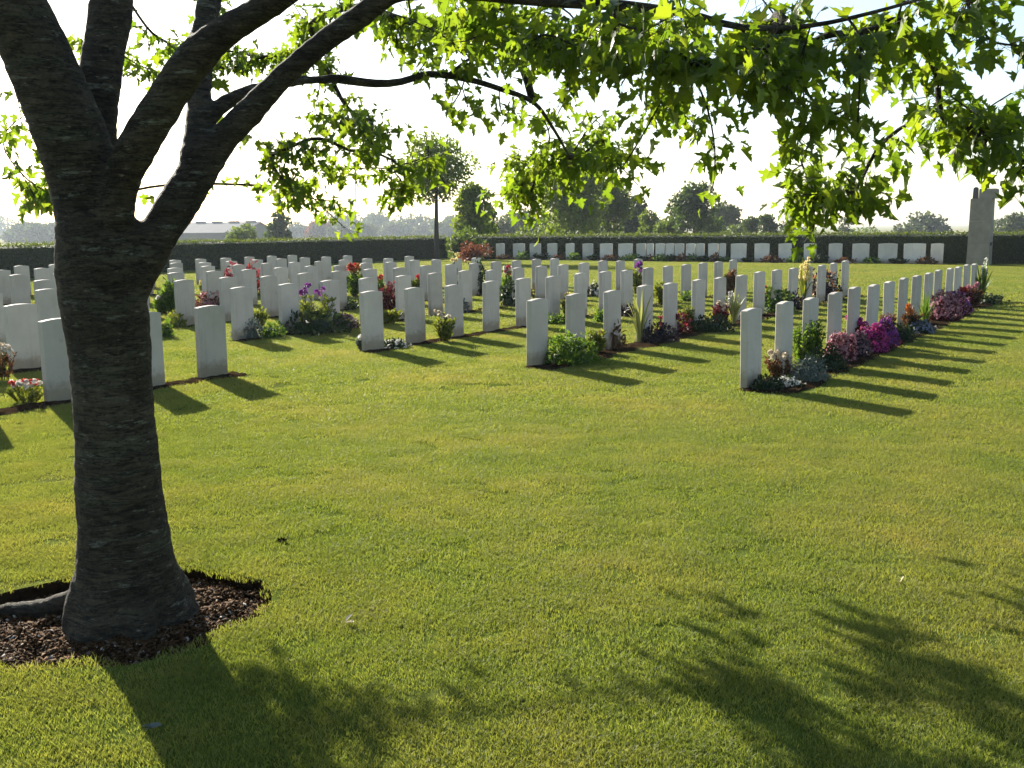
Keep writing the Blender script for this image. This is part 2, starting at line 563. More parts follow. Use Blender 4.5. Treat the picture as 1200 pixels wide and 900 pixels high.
# ------------------------------------------------------------------ headstones
HALF_W, HALF_T = 0.19, 0.038
def stone_mesh(w, t, h, rise, name):
    k = 12
    prof = [(-w, -0.12)]
    for i in range(k + 1):
        x = -w + 2 * w * i / k
        prof.append((x, h - rise + rise * (1 - (x / w) ** 2)))
    prof.append((w, -0.12))
    b = 0.006
    def ring(inset, y):
        out = []
        cx, cz = 0, h * 0.5
        for x, z in prof:
            out.append((x - math.copysign(inset, x) if abs(x) > 1e-6 else x, y, z - (inset if z > 0 else 0)))
        return out
    V = ring(b, -t) + ring(0, -t + b) + ring(0, t - b) + ring(b, t)
    n = len(prof)
    Fc = [tuple(range(n))[::-1]]
    for j in range(3):
        for i in range(n):
            i2 = (i + 1) % n
            Fc.append((j * n + i, j * n + i2, (j + 1) * n + i2, (j + 1) * n + i))
    Fc.append(tuple(3 * n + i for i in range(n)))
    Fc = [f[::-1] for f in Fc]
    return mk_mesh(name, V, Fc)

ORD = ["first", "second", "third", "fourth", "fifth", "sixth", "seventh", "eighth", "ninth", "tenth", "eleventh", "twelfth",
       "thirteenth", "fourteenth", "fifteenth", "sixteenth", "seventeenth", "eighteenth", "nineteenth", "twentieth",
       "twenty-first", "twenty-second", "twenty-third", "twenty-fourth", "twenty-fifth", "twenty-sixth", "twenty-seventh", "twenty-eighth", "twenty-ninth", "thirtieth"]
stone_me = stone_mesh(HALF_W, HALF_T, 0.81, 0.017, "headstone")
SPC = 0.96457
U_A = 9.8023
ROWS = [("first", -3.511, 0.0), ("second", -6.299, 0.326), ("third", -9.093, 0.511), ("fourth", -11.75, 0.58), ("fifth", -14.33, 0.66),
        ("sixth", -17.0, 0.66), ("seventh", -19.6, 0.75), ("eighth", -22.45, 1.1), ("ninth", -25.0, 1.15)]
STONES = []
def to_px(p):
    d = p - Vector((0, 0, EYE))
    w = d.dot(FW)
    return 600 + F * d.dot(RIGHT) / w, 450 - F * d.dot(UP) / w
def put_stone(u, n, label, group, me=stone_me, j=1.0):
    p = un(u + random.gauss(0, 0.008) * j, n + random.gauss(0, 0.008) * j, random.gauss(0, 0.007) * j)
    o = obj("headstone", me, M["stone"])
    o.location = p
    o.rotation_euler = (random.gauss(0, 0.008) * j, random.gauss(0, 0.006) * j, ROWANG + random.gauss(0, 0.02) * j)
    tag(o, label, "headstone", group)
    STONES.append((u, n))
    return o
for name, n, off in ROWS:
    for i in range(15):
        u = U_A + (off + i) * SPC
        if to_px(un(u, n, 0.4))[0] < -45: continue
        put_stone(u, n, f"pale headstone, {ORD[i]} from the near end of the {name} slanting row counted from the right",
                  "headstones in the slanting rows")
# nearer section of the rows, left of the grass gap
for rname, n, idx in (("third", -9.03, [-2.36, -3.28, -4.29, -5.25]), ("fourth", -11.55, [-2.2, -3.15, -4.1]), ("fifth", -14.0, [-1.2, -2.15])):
    for k, ix in enumerate(idx):
        if to_px(un(U_A + ix * SPC, n, 0.4))[0] < -60: continue
        nm = {"third": "front line", "fourth": "middle line", "fifth": "back line"}[rname]
        put_stone(U_A + ix * SPC, n, f"pale headstone beside the big tree trunk, {ORD[k]} from the right in the {nm} there",
                  "headstones near the tree trunk")
# row along the rear hedge
REAR = [(563, 572.7), (582, 591.7), (601.3, 615), (621, 634), (641.6, 653), (663, 673), (683, 695.3), (703.3, 718), (724.7, 741.3),
        (746, 757.2), (757.8, 766), (768, 779), (780, 790.3), (791, 802), (804, 815), (815.4, 825.6), (830, 842), (842.6, 850.4),
        (856.7, 875), (884, 901.6), (912.7, 928), (942, 956.7), (971, 987), (999, 1019), (1029, 1051.7), (1059, 1085), (1090.7, 1106)]
U_REAR = 44.1
def rear_point(px, z=0.5):
    """point of the plane u = U_REAR seen at column px"""
    d = ray(px, 295)
    t = U_REAR / (d.x * UX + d.y * UY)
    return d * t
rear_pts = []
for i, (a, b) in enumerate(REAR):
    pa, pb = rear_point(a), rear_point(b)
    na, nb = pa.x * NX + pa.y * NY, pb.x * NX + pb.y * NY
    hw = abs(nb - na) / 2 - 0.012
    ncen = (na + nb) / 2
    me = stone_mesh(hw, 0.045, 0.86, 0.022 if hw < 0.4 else 0.016, "headstone")
    o = obj("headstone", me, M["stone_lit"])
    o.location = un(U_REAR + random.gauss(0, 0.015), ncen, 0)
    o.rotation_euler = (0, 0, math.atan2(NY, NX) + random.gauss(0, 0.012))
    wd = "wide pale headstone" if hw > 0.36 else "pale headstone"
    tag(o, f"{wd}, {ORD[i]} from the left along the rear hedge", "headstone", "headstones along the rear hedge")
    rear_pts.append((ncen, hw))

# ------------------------------------------------------------------ flower beds (soil strips in front of the stones)
BEDS = []     # (u0, u1, n0, n1)
def bed(u0, u1, n0, n1, cell, perp=False):
    nu, nn = max(2, int((u1 - u0) / cell)), max(3, int((n1 - n0) / cell))
    V, Fc = [], []
    for i in range(nu + 1):
        for j in range(nn + 1):
            u = u0 + (u1 - u0) * i / nu
            n = n0 + (n1 - n0) * j / nn
            e = min(i, nu - i, j, nn - j)
            wob = 0.05 * noise.noise(Vector((u * 2.3, n * 2.3, 7)))
            if j == nn: n += wob * 1.5
            if j == 0: n += wob * 0.5
            p = un(u, n)
            z = 0.005 if e == 0 else 0.018 + 0.018 * noise.noise(Vector((p.x * 7, p.y * 7, 2))) + 0.010 * noise.noise(Vector((p.x * 22, p.y * 22, 5)))
            V.append((p.x, p.y, max(z, 0.004)))
    w = nn + 1
    for i in range(nu):
        for j in range(nn):
            Fc.append((i * w + j, (i + 1) * w + j, (i + 1) * w + j + 1, i * w + j + 1)[::-1])
    tag(obj("flower_bed_soil", mk_mesh("flower_bed_soil", V, Fc), M["soil"]), kind="structure")
    BEDS.append((u0, u1, n0, n1))
bed_w = [0.55, 0.40, 0.24, 0.30, 0.28, 0.28, 0.28, 0.28, 0.28]
for (nm, n, off), w in zip(ROWS, bed_w):
    bed(U_A + (off - 0.28) * SPC, U_A + (off + 14.35) * SPC, n - 0.08, n + w, 0.05 if n > -12 else 0.09)
bed(U_A - 5.9 * SPC, U_A - 2.0 * SPC, -9.03 - 0.10, -9.03 + 0.24, 0.05)
bed(U_A - 5.0 * SPC, U_A - 1.8 * SPC, -11.55 - 0.08, -11.55 + 0.3, 0.06)
bed(U_REAR - 0.55, U_REAR + 0.1, -31.6, -7.2, 0.1)

# ------------------------------------------------------------------ grass: blade clumps on points, one object
def build_grass():
    specs = [  # radius, blades, height, width
        (0.10, 220, 0.0145, 0.0026), (0.11, 220, 0.0175, 0.0028), (0.09, 120, 0.023, 0.0030),
        (0.16, 170, 0.020, 0.0058), (0.16, 170, 0.026, 0.0062),
        (0.34, 200, 0.026, 0.0140), (0.36, 200, 0.034, 0.0150)]
    V, Fc, kk, var = [], [], [], []
    for s, (R, nb, h, w) in enumerate(specs):
        for b in range(nb):
            a, r = rng.random() * 6.283, R * math.sqrt(rng.random())
            x, y = r * math.cos(a), r * math.sin(a)
            hh = h * (0.55 + 0.7 * rng.random())
            la, lean = rng.random() * 6.283, 0.4 + 0.9 * rng.random()
            lx, ly = math.cos(la) * lean * hh, math.sin(la) * lean * hh
            wa = rng.random() * 6.283
            wx, wy = math.cos(wa) * w, math.sin(wa) * w
            o = len(V)
            V += [(x - wx / 2, y - wy / 2, -0.004), (x + wx / 2, y + wy / 2, -0.004),
                  (x + lx * 0.4 + wx * 0.4, y + ly * 0.4 + wy * 0.4, hh * 0.6), (x + lx * 0.4 - wx * 0.4, y + ly * 0.4 - wy * 0.4, hh * 0.6),
                  (x + lx, y + ly, hh)]
            Fc += [(o, o + 1, o + 2, o + 3), (o + 3, o + 2, o + 4)]
            kk += [s] * 5
            vv = rng.random()
            if rng.random() < 0.06: vv = 1.0
            var += [vv] * 5
    def pts(x0, x1, y0, y1, dens):
        n = int((x1 - x0) * (y1 - y0) * dens)
        return np.column_stack([rng.uniform(x0, x1, n), rng.uniform(y0, y1, n)])
    def keep(P, pad):
        ok = np.ones(len(P), bool)
        d = P - np.array([RING_C.x, RING_C.y])
        ang = np.arctan2(d[:, 1], d[:, 0])
        rr = 0.62 + 0.035 * np.sin(2 * ang + 1.0) + 0.02 * np.sin(5 * ang) + 0.012 * np.sin(11 * ang + 2)
        ok &= np.hypot(d[:, 0], d[:, 1]) > rr + pad * 0.12
        u = P[:, 0] * UX + P[:, 1] * UY
        n = P[:, 0] * NX + P[:, 1] * NY
        for u0, u1, n0, n1 in BEDS:
            p = min(pad, 0.09) * 0.45
            ok &= ~((u > u0 - p) & (u < u1 + p) & (n > n0 - p) & (n < n1 + p))
        ok &= (n > -34.2) & (u < U_REAR + 0.6)
        return P[ok]
    Pn = keep(pts(-6.5, 6.5, 0.8, 9.6, 170), 0.085)
    yj = Pn[:, 1] + rng.normal(0, 0.5, len(Pn))
    Pn = Pn[yj < 9.0]
    Pm = keep(pts(-14, 14, 7.6, 19, 64), 0.15)
    yj = Pm[:, 1] + rng.normal(0, 0.5, len(Pm))
    Pm = Pm[(yj > 8.4) & (yj < 18 + rng.normal(0, 0.8, len(Pm)))]
    Pf = keep(pts(-32, 34, 16.5, 62, 15), 0.3)
    yj = Pf[:, 1] + rng.normal(0, 0.6, len(Pf))
    Pf = Pf[yj > 17.3]
    PV, pk = [], []
    for P, ks, pr in ((Pn, (0, 1, 2), (0.5, 0.36, 0.14)), (Pm, (3, 4), (0.6, 0.4)), (Pf, (5, 6), (0.6, 0.4))):
        PV.append(np.column_stack([P, np.zeros(len(P))]))
        pk.append(rng.choice(ks, len(P), p=pr) + 20)
    PV = np.concatenate(PV)
    pk = np.concatenate(pk)
    n0 = len(V)
    me = bpy.data.meshes.new("lawn_grass")
    me.from_pydata([tuple(map(float, v)) for v in V] + [tuple(map(float, v)) for v in PV], [], Fc)
    nt_ = n0 + len(PV)
    a = me.attributes.new("k", 'INT', 'POINT'); a.data.foreach_set("value", np.concatenate([np.array(kk), pk]).astype(np.int32))
    a = me.attributes.new("var", 'FLOAT', 'POINT'); a.data.foreach_set("value", np.concatenate([np.array(var), np.zeros(len(PV))]).astype(np.float32))
    a = me.attributes.new("rz", 'FLOAT', 'POINT'); a.data.foreach_set("value", (rng.random(nt_) * 6.283).astype(np.float32))
    # height follows slow patches so the turf is not even
    sc = np.ones(nt_)
    for i, p in enumerate(PV):
        sc[n0 + i] = 0.88 + 0.16 * noise.noise(Vector((p[0] * 1.3, p[1] * 1.3, 4))) + 0.22 * rng.random()
    a = me.attributes.new("sc", 'FLOAT', 'POINT'); a.data.foreach_set("value", sc.astype(np.float32))
    o = obj("grass", me, M["grass"])
    tag(o, "short sunlit mown grass covering the whole lawn", "grass", kind="stuff")
    ng = bpy.data.node_groups.new("grass_clumps", 'GeometryNodeTree')
    ng.interface.new_socket("Geometry", in_out='INPUT', socket_type='NodeSocketGeometry')
    ng.interface.new_socket("Geometry", in_out='OUTPUT', socket_type='NodeSocketGeometry')
    gi, go = ng.nodes.new("NodeGroupInput"), ng.nodes.new("NodeGroupOutput")
    jn = ng.nodes.new("GeometryNodeJoinGeometry")
    L = ng.links.new
    def named(nm, ty):
        q = ng.nodes.new("GeometryNodeInputNamedAttribute")
        q.data_type = ty
        q.inputs["Name"].default_value = nm
        return q.outputs["Attribute"]
    k = named("k", 'INT')
    rz = named("rz", 'FLOAT')
    scl = named("sc", 'FLOAT')
    cx = ng.nodes.new("ShaderNodeCombineXYZ")
    L(rz, cx.inputs[2])
    def sel(val):
        cmp_ = ng.nodes.new("FunctionNodeCompare")
        cmp_.data_type = 'INT'
        cmp_.operation = 'EQUAL'
        ia = [i for i in cmp_.inputs if i.type == 'INT']
        L(k, ia[0])
        ia[1].default_value = val
        sp = ng.nodes.new("GeometryNodeSeparateGeometry")
        sp.domain = 'POINT'
        L(gi.outputs[0], sp.inputs[0])
        L(cmp_.outputs[0], sp.inputs[1])
        return sp.outputs[0]
    for s in range(len(specs)):
        iop = ng.nodes.new("GeometryNodeInstanceOnPoints")
        L(sel(s + 20), iop.inputs["Points"])
        L(sel(s), iop.inputs["Instance"])
        L(cx.outputs[0], iop.inputs["Rotation"])
        L(scl, iop.inputs["Scale"])
        L(iop.outputs[0], jn.inputs[0])
    L(jn.outputs[0], go.inputs[0])
    md = o.modifiers.new("clumps", 'NODES')
    md.node_group = ng
build_grass()

# ------------------------------------------------------------------ the near maple
def maple_outline():
    half = [(0.0, 0.0), (-0.07, 0.13), (-0.16, 0.36), (-0.01, 0.29), (0.10, 0.33), (0.15, 0.50), (0.27, 0.68), (0.32, 0.52), (0.40, 0.46), (0.37, 0.24), (0.51, 0.26), (0.61, 0.37), (0.68, 0.22), (0.81, 0.19), (0.85, 0.09), (1.0, 0.0)]
    pts = half + [(x, -y) for x, y in half[-2:0:-1]]
    k = len(half)
    n = len(pts)
    f = []
    c = 0.30
    pts = pts + [(c, 0.0)]
    ci = n
    for i in range(n):
        f.append((ci, i, (i + 1) % n))
    return pts, f
MAPLE = maple_outline()

def build_maple():
    root = empty("maple_tree", TREE)
    tag(root, "large dark-barked leafy tree leaning over the lawn in the left foreground", "tree")
    inv = -TREE
    def A(px, py, Y, r):
        p = at(px, py, Y)
        return (p.x, p.y, p.z, r)
    bx, by = TREE.x, TREE.y
    trunk = [(bx, by, -0.34, 0.40), (bx, by, -0.10, 0.285), (bx, by, 0.03, 0.238), (bx, by, 0.17, 0.210), (bx, by, 0.40, 0.184), (bx, by, 0.75, 0.166),
             (bx, by, 1.10, 0.164), A(122, 345, 4.16, 0.176), A(119, 300, 4.16, 0.182), A(110, 250, 4.15, 0.155)]
    l1 = [A(118, 300, 4.16, 0.16), A(102, 220, 4.14, 0.145), A(80, 150, 4.10, 0.140), A(48, 75, 4.05, 0.130), A(18, 10, 4.0, 0.120), A(-20, -90, 3.95, 0.105), A(-60, -220, 3.9, 0.08)]
    l2 = [A(112, 230, 4.18, 0.125), A(110, 150, 4.26, 0.092), A(120, 75, 4.36, 0.088), A(131, 0, 4.46, 0.086), A(140, -100, 4.6, 0.07), A(150, -240, 4.8, 0.055)]
    l3 = [A(128, 265, 4.12, 0.10), A(140, 212, 4.06, 0.076), A(160, 172, 4.0, 0.075), A(195, 118, 3.92, 0.071), A(226, 72, 3.85, 0.066), A(262, 38, 3.8, 0.056), A(320, 2, 3.7, 0.046), A(380, -40, 3.6, 0.040), A(470, -100, 3.4, 0.03)]
    l3b = [A(228, 68, 3.85, 0.055), A(238, 40, 3.9, 0.044), A(243, 0, 3.95, 0.040), A(250, -80, 4.0, 0.034), A(270, -180, 4.1, 0.025)]
    l4 = [A(146, 335, 4.18, 0.11), A(180, 283, 4.22, 0.086), A(207, 240, 4.30, 0.084), A(234, 197, 4.40, 0.080), A(262, 163, 4.46, 0.064), A(298, 125, 4.5, 0.058), A(338, 84, 4.5, 0.054), A(378, 50, 4.5, 0.050), A(420, 20, 4.45, 0.046), A(460, -6, 4.4, 0.042),
          A(530, -12, 4.3, 0.034), A(640, 0, 4.2, 0.027), A(720, 6, 4.1, 0.022), A(800, 15, 4.0, 0.016), A(870, 32, 3.95, 0.012), A(950, 30, 3.9, 0.009), A(1040, 10, 3.85, 0.007), A(1140, -20, 3.8, 0.005)]
    l4a = [A(232, 195, 4.40, 0.085), A(234, 150, 4.5, 0.062), A(234, 105, 4.6, 0.054), A(238, 60, 4.7, 0.048), A(246, 10, 4.8, 0.044), A(270, -90, 5.0, 0.035), A(300, -200, 5.3, 0.025)]
    l4c = [A(240, 140, 4.5, 0.045), A(268, 118, 4.6, 0.035), A(305, 104, 4.75, 0.030), A(345, 95, 4.95, 0.026), A(395, 92, 5.15, 0.023), A(440, 98, 5.3, 0.021), A(470, 96, 5.4, 0.019), A(503, 87, 5.5, 0.019), A(545, 92, 5.65, 0.017), A(585, 104, 5.8, 0.015), A(625, 120, 6.0, 0.013), A(648, 150, 6.3, 0.010), A(668, 185, 6.6, 0.007)]
    main = [trunk, l1, l2, l3, l3b, l4[:11], l4a, l4c[:5]]
    parts = []
    for k, m_ in enumerate(main):
        s = spline(m_, 0.05)
        parts.append(tube([Vector(p[:3]) + inv for p in s], [p[3] for p in s], 20))
    # root flare
    for i, (ang, ln, rr) in enumerate(((0.5, 0.14, 0.055), (1.7, 0.2, 0.07), (2.95, 0.66, 0.026), (3.7, 0.17, 0.065), (4.6, 0.14, 0.06), (5.5, 0.14, 0.055))):
        c, s_ = math.cos(ang), math.sin(ang)
        pth = [(c * 0.06, s_ * 0.06, 0.34), (c * 0.16, s_ * 0.16, 0.12), (c * (0.17 + ln * 0.3), s_ * (0.17 + ln * 0.3), 0.0), (c * (0.12 + ln * 0.75), s_ * (0.12 + ln * 0.75), -0.04), (c * (0.1 + ln), s_ * (0.1 + ln), -0.10)]
        q = spline([(*p, rr * f) for p, f in zip(pth, (1.2, 1.25, 0.9, 0.55, 0.4))], 0.04)
        parts.append(tube([Vector(p[:3]) for p in q], [p[3] for p in q], 10))
    V, Fc = join(parts)
    tmp = bpy.data.meshes.new("wood_raw")
    tmp.from_pydata([tuple(v) for v in V], [], Fc)
    to = bpy.data.objects.new("wood_raw", tmp)
    COL.objects.link(to)
    md = to.modifiers.new("r", 'REMESH')
    md.mode = 'VOXEL'
    md.voxel_size = 0.0115
    sm = to.modifiers.new("s", 'SMOOTH')
    sm.factor = 0.5
    sm.iterations = 7
    dg = bpy.context.evaluated_depsgraph_get()
    ev = to.evaluated_get(dg)
    me = bpy.data.meshes.new_from_object(ev)
    bpy.data.objects.remove(to)
    bpy.data.meshes.remove(tmp)
    n = len(me.vertices)
    co = np.empty(n * 3, np.float32); me.vertices.foreach_get("co", co); co = co.reshape(-1, 3)
    no = np.empty(n * 3, np.float32); me.vertices.foreach_get("normal", no); no = no.reshape(-1, 3)
    d = np.empty(n)
    for i in range(n):
        x, y, z = map(float, co[i])
        wz = z + 0.05 * noise.noise(Vector((x * 3, y * 3, z * 3 + 5)))
        d[i] = 0.0035 * noise.noise(Vector((x * 7, y * 7, wz * 26))) + 0.003 * noise.noise(Vector((x * 22, y * 22, z * 40 + 9))) + 0.010 * noise.noise(Vector((x * 4, y * 4, z * 4)))
        if z < 0.5:      # buttresses at the foot
            th_ = math.atan2(y, x)
            d[i] += 0.060 * max(0.0, 1 - z / 0.5) ** 2 * noise.noise(Vector((math.cos(th_) * 2.2, math.sin(th_) * 2.2, 0.7)))
    co2 = co + no * d[:, None]
    me.vertices.foreach_set("co", co2.astype(np.float32).ravel())
    me.polygons.foreach_set("use_smooth", np.ones(len(me.polygons), bool))
    me.update()
    me.name = "trunk"
    obj("trunk", me, M["bark"], root)
    # two long limbs carry on as parts
    def branch_part(s, sides=10, mat="bark", name="branch"):
        v, f = tube([Vector(p[:3]) + inv for p in s], [p[3] for p in s], sides, wob=0.12)
        obj(name, mk_mesh(name, v, f, smooth=True), M[mat], root)
    s4, s4c = spline(l4[10:], 0.06), spline(l4c[4:], 0.06)
    branch_part(s4)
    branch_part(s4c)
    # ---- foliage masses: image columns with their own distance
    EL = [(30, 160, 30, 42, 6.8, .3, 7), (60, 212, 34, 18, 6.85, .2, 20), (84, 22, 34, 32, 7.6, .5, 8), (188, 40, 45, 50, 7.9, .5, 18), (290, 40, 80, 45, 7.8, .6, 26), (350, 70, 60, 50, 7.6, .6, 20),
          (325, 200, 45, 40, 7.0, .35, 22), (385, 175, 55, 50, 7.2, .4, 24), (455, 205, 42, 34, 7.2, .35, 14), (420, 225, 40, 18, 7.2, .3, 6), (490, 175, 35, 22, 7.2, .3, 7),
          (430, 40, 60, 40, 6.6, .7, 18), (520, 30, 90, 32, 6.0, .8, 30), (610, 40, 80, 45, 4.9, .7, 34), (585, 70, 60, 30, 5.5, .5, 12), (600, 140, 35, 22, 6.2, .3, 6),
          (650, 160, 55, 40, 6.9, .4, 24), (615, 215, 40, 25, 7.6, .3, 14), (690, 200, 50, 32, 7.6, .4, 22), (640, 190, 60, 30, 7.4, .4, 14),
          (690, 46, 70, 36, 4.1, .5, 22), (760, 42, 90, 38, 3.6, .4, 28), (770, 140, 28, 30, 4.6, .4, 7), (790, 98, 40, 20, 4.0, .4, 8), (850, 42, 95, 40, 3.3, .35, 30),
          (838, 150, 22, 14, 4.0, .2, 3), (838, 198, 20, 6, 4.2, .1, 2), (905, 98, 42, 30, 3.35, .3, 11), (965, 46, 70, 42, 3.25, .3, 20), (985, 118, 34, 34, 3.4, .3, 9),
          (948, 192, 34, 34, 4.6, .4, 19), (1005, 208, 30, 34, 4.3, .3, 10), (1030, 160, 18, 22, 4.0, .3, 3), (1050, 50, 45, 38, 3.3, .3, 12), (1130, 16, 75, 22, 3.1, .2, 10),
          (1150, 148, 55, 30, 3.5, .3, 22), (1190, 208, 16, 30, 3.3, .2, 9), (1188, 60, 18, 40, 3.1, .2, 5), (1090, 115, 20, 18, 3.5, .2, 2)]
    C, LN = [], []
    for cx, cy, rx, ry, Y, sp, n_ in EL:
        if Y < 4.9: Y = 3.0 + (Y - 3.0) * 0.9 + 0.75
        n_ = max(2, int(round(n_ * (0.80 if Y < 4.9 else 0.9))))
        subs = []
        for _ in range(max(1, int(round(n_ / 3.6)))):
            a, r = rng.random() * 6.283, math.sqrt(rng.random())
            subs.append((cx + rx * r * math.cos(a), cy + ry * r * math.sin(a), Y + rng.normal() * sp * 0.7))
        for q_ in range(n_):
            sx_, sy_, sY = subs[q_ % len(subs)]
            LN.append((8, 15) if Y < 4.9 else (9, 16))
            C.append(at(sx_, sy_, sY) + Vector(rng.normal(0, 1, 3) * (np.array([0.075, 0.10, 0.05]) if Y < 4.9 else np.array([0.13, 0.13, 0.085]))))
    nvis = len(C)
    for _ in range(140):          # the rest of the crown, above the picture
        p = Vector((rng.uniform(-4.6, 2.6), rng.uniform(1.2, 8.0), 0))
        q = 1 - ((p.x + 1.2) / 3.8) ** 2 - ((p.y - 4.4) / 3.8) ** 2
        if q < 0.05: continue
        p.z = 3.3 + rng.random() * 3.4 * math.sqrt(q)
        if to_px(p)[1] > -50 and p.y > 0.5: continue
        C.append(p)
        LN.append((10, 16))
    # ---- connect the masses to the limbs
    nodes_p, parent, cnt = [], [], []
    for m_ in (l1, l2, l3, l3b, l4, l4a, l4c):
        for p in spline(m_, 0.12)[3:]:
            nodes_p.append(p[:3]); parent.append(-1)
    base_n = len(nodes_p)
    NP = np.zeros((20000, 3)); NP[:base_n] = np.array(nodes_p)
    nn = base_n
    par = [-1] * base_n
    todo = np.array([tuple(c) for c in C])
    left = np.ones(len(todo), bool)
    best = np.full(len(todo), 1e9); bi = np.zeros(len(todo), int)
    for i in range(len(todo)):
        d = np.linalg.norm(NP[:nn] - todo[i], axis=1)
        bi[i] = d.argmin(); best[i] = d.min()
    ends = [None] * len(todo)
    while left.any():
        w = np.where(left, best, 1e9)
        i = int(w.argmin())
        left[i] = False
        a = NP[bi[i]].copy(); b = todo[i]
        L_ = np.linalg.norm(b - a)
        n_ = max(2, int(L_ / 0.12))
        prev = bi[i]
        start = nn
        for k in range(1, n_ + 1):
            t = k / n_
            p = a + (b - a) * t
            p[2] += 0.10 * L_ * math.sin(PI * t) * (1 if b[2] < a[2] + 0.3 else 0.3)
            if k < n_: p = p + rng.normal(0, 0.010, 3)
            NP[nn] = p; par.append(prev); prev = nn; nn += 1
        ends[i] = prev
        rem = np.where(left)[0]
        if len(rem):
            dd = np.linalg.norm(NP[start:nn][None] - todo[rem][:, None], axis=2)
            mn = dd.min(1); am = dd.argmin(1)
            up = mn < best[rem]
            best[rem[up]] = mn[up]; bi[rem[up]] = start + am[up]
    desc = np.zeros(nn)
    for e in ends: desc[e] += 1
    for k in range(nn - 1, base_n - 1, -1):
        if par[k] >= 0: desc[par[k]] += desc[k]
    rad = 0.0020 + 0.0014 * np.sqrt(desc)
    kids = {}
    for k in range(base_n, nn): kids.setdefault(par[k], []).append(k)
    main_kid = {q: max(v_, key=lambda r__: desc[r__]) for q, v_ in kids.items()}
    for _ in range(6):            # take the sharp corners out of the twigs
        new = NP[:nn].copy()
        for k in range(base_n, nn):
            if k in main_kid:
                new[k] = 0.4 * NP[k] + 0.3 * NP[par[k]] + 0.3 * NP[main_kid[k]]
        NP[:nn] = new
    chains = []
    for k in range(base_n, nn):
        if par[k] < base_n or len(kids.get(par[k], [])) > 1 and max(kids[par[k]], key=lambda q: desc[q]) != k:
            ch = [par[k], k]
            while kids.get(ch[-1]):
                ch.append(max(kids[ch[-1]], key=lambda q: desc[q]))
            chains.append(ch)
    small = []
    big = 0
    for ch in chains:
        pts_ = [Vector(NP[q]) + inv for q in ch]
        rr = [float(rad[q]) for q in ch]
        rr[0] = rr[1] * 1.05
        if rr[1] > 0.0048 and big < 60:
            v, f = tube(pts_, rr, 7)
            obj("branch", mk_mesh("branch", v, f, smooth=True), M["bark"], root)
            big += 1
        else:
            small.append(tube(pts_, rr, 5))
    v, f = join(small)
    tag(obj("twigs", mk_mesh("twigs", v, f, smooth=True), M["bark"], root), kind="stuff")
    # ---- leaves
    P, D, Nn, S, vis = [], [], [], [], []
    stems = []
    for i, e in enumerate(ends):
        back = [e]
        while len(back) < 5 and back[-1] >= base_n: back.append(par[back[-1]])
        nl = int(rng.integers(*LN[i]))
        axis = NP[back[0]] - NP[back[-1]]
        axis = axis / (np.linalg.norm(axis) + 1e-6)
        for _ in range(nl):
            q = NP[back[min(int(rng.random() ** 1.6 * len(back)), len(back) - 1)]]
            off = rng.normal(0, 1, 3) + axis * 0.8
            off = off / np.linalg.norm(off)
            off[2] = off[2] * 0.6 - 0.25
            st = 0.04 + 0.13 * rng.random()
            pb = q + off * st
            dr = off * 1.0 + np.array([0, 0, -0.42]) + rng.normal(0, 0.35, 3)
            nrm = np.array([0, 0, 1.0]) + rng.normal(0, 0.42, 3) + 0.25 * np.array(SUN_DIR)
            P.append(pb); D.append(dr); Nn.append(nrm)
            S.append(0.040 + 0.045 * rng.random()); vis.append(i < nvis)
            stems.append((q, pb))
    P = np.array(P) - np.array(TREE); D = np.array(D); Nn = np.array(Nn); S = np.array(S)
    var = np.clip(rng.beta(2, 2, len(P)), 0, 1)
    # the leaves that show largest are single parts
    world_p = P + np.array(TREE)
    app = np.zeros(len(P))
    for i in range(len(P)):
        if not vis[i]: continue
        px, py = to_px(Vector(world_p[i]))
        if -10 < px < 1210 and -10 < py < 300: app[i] = S[i] / max(np.linalg.norm(world_p[i] - np.array([0, 0, EYE])), 0.5)
    top = np.argsort(-app)[:300]
    sel = np.zeros(len(P), bool); sel[top] = True
    Vl, fc, k = leaf_cards(np.zeros((1, 3)), [[1, 0, 0]], [[0, 0, 1]], [1.0], 0.98, MAPLE, 0.22, 0.12)
    protos = []
    for q in range(6):
        Vq, fq, kq = leaf_cards(np.zeros((1, 3)), [[1, 0, 0]], [[0, 0, 1]], [1.0], 0.70 + 0.08 * q, MAPLE, 0.08 + 0.10 * q, 0.10 + 0.11 * ((q * 2) % 5))
        meq = mk_mesh("leaf", Vq, np.array(fq), np.full(len(Vq), 0.12 + 0.15 * q))
        meq.materials.append(M["maple"])
        protos.append(meq)
    for i in top:
        d = Vector(D[i]).normalized(); nv = Vector(Nn[i])
        s_ = nv.cross(d).normalized(); n2 = d.cross(s_)
        mm = Matrix((d, s_, n2)).transposed().to_4x4()
        o = bpy.data.objects.new("leaf", protos[int(rng.integers(0, 6))])
        COL.objects.link(o)
        o.parent = root
        o.matrix_local = Matrix.Translation(Vector(P[i])) @ mm @ Matrix.Scale(float(S[i]), 4)
    r = ~sel
    nr = int(r.sum())
    me = cards_mesh("foliage", P[r], D[r], Nn[r], S[r], rng.uniform(0.68, 1.12, (nr, 1, 1)), MAPLE, rng.uniform(0.0, 0.55, (nr, 1, 1)), rng.uniform(0.0, 0.75, (nr, 1, 1)), var[r])
    tag(obj("foliage", me, M["maple"], root), kind="stuff")
    st = []
    SV, SF = [], []
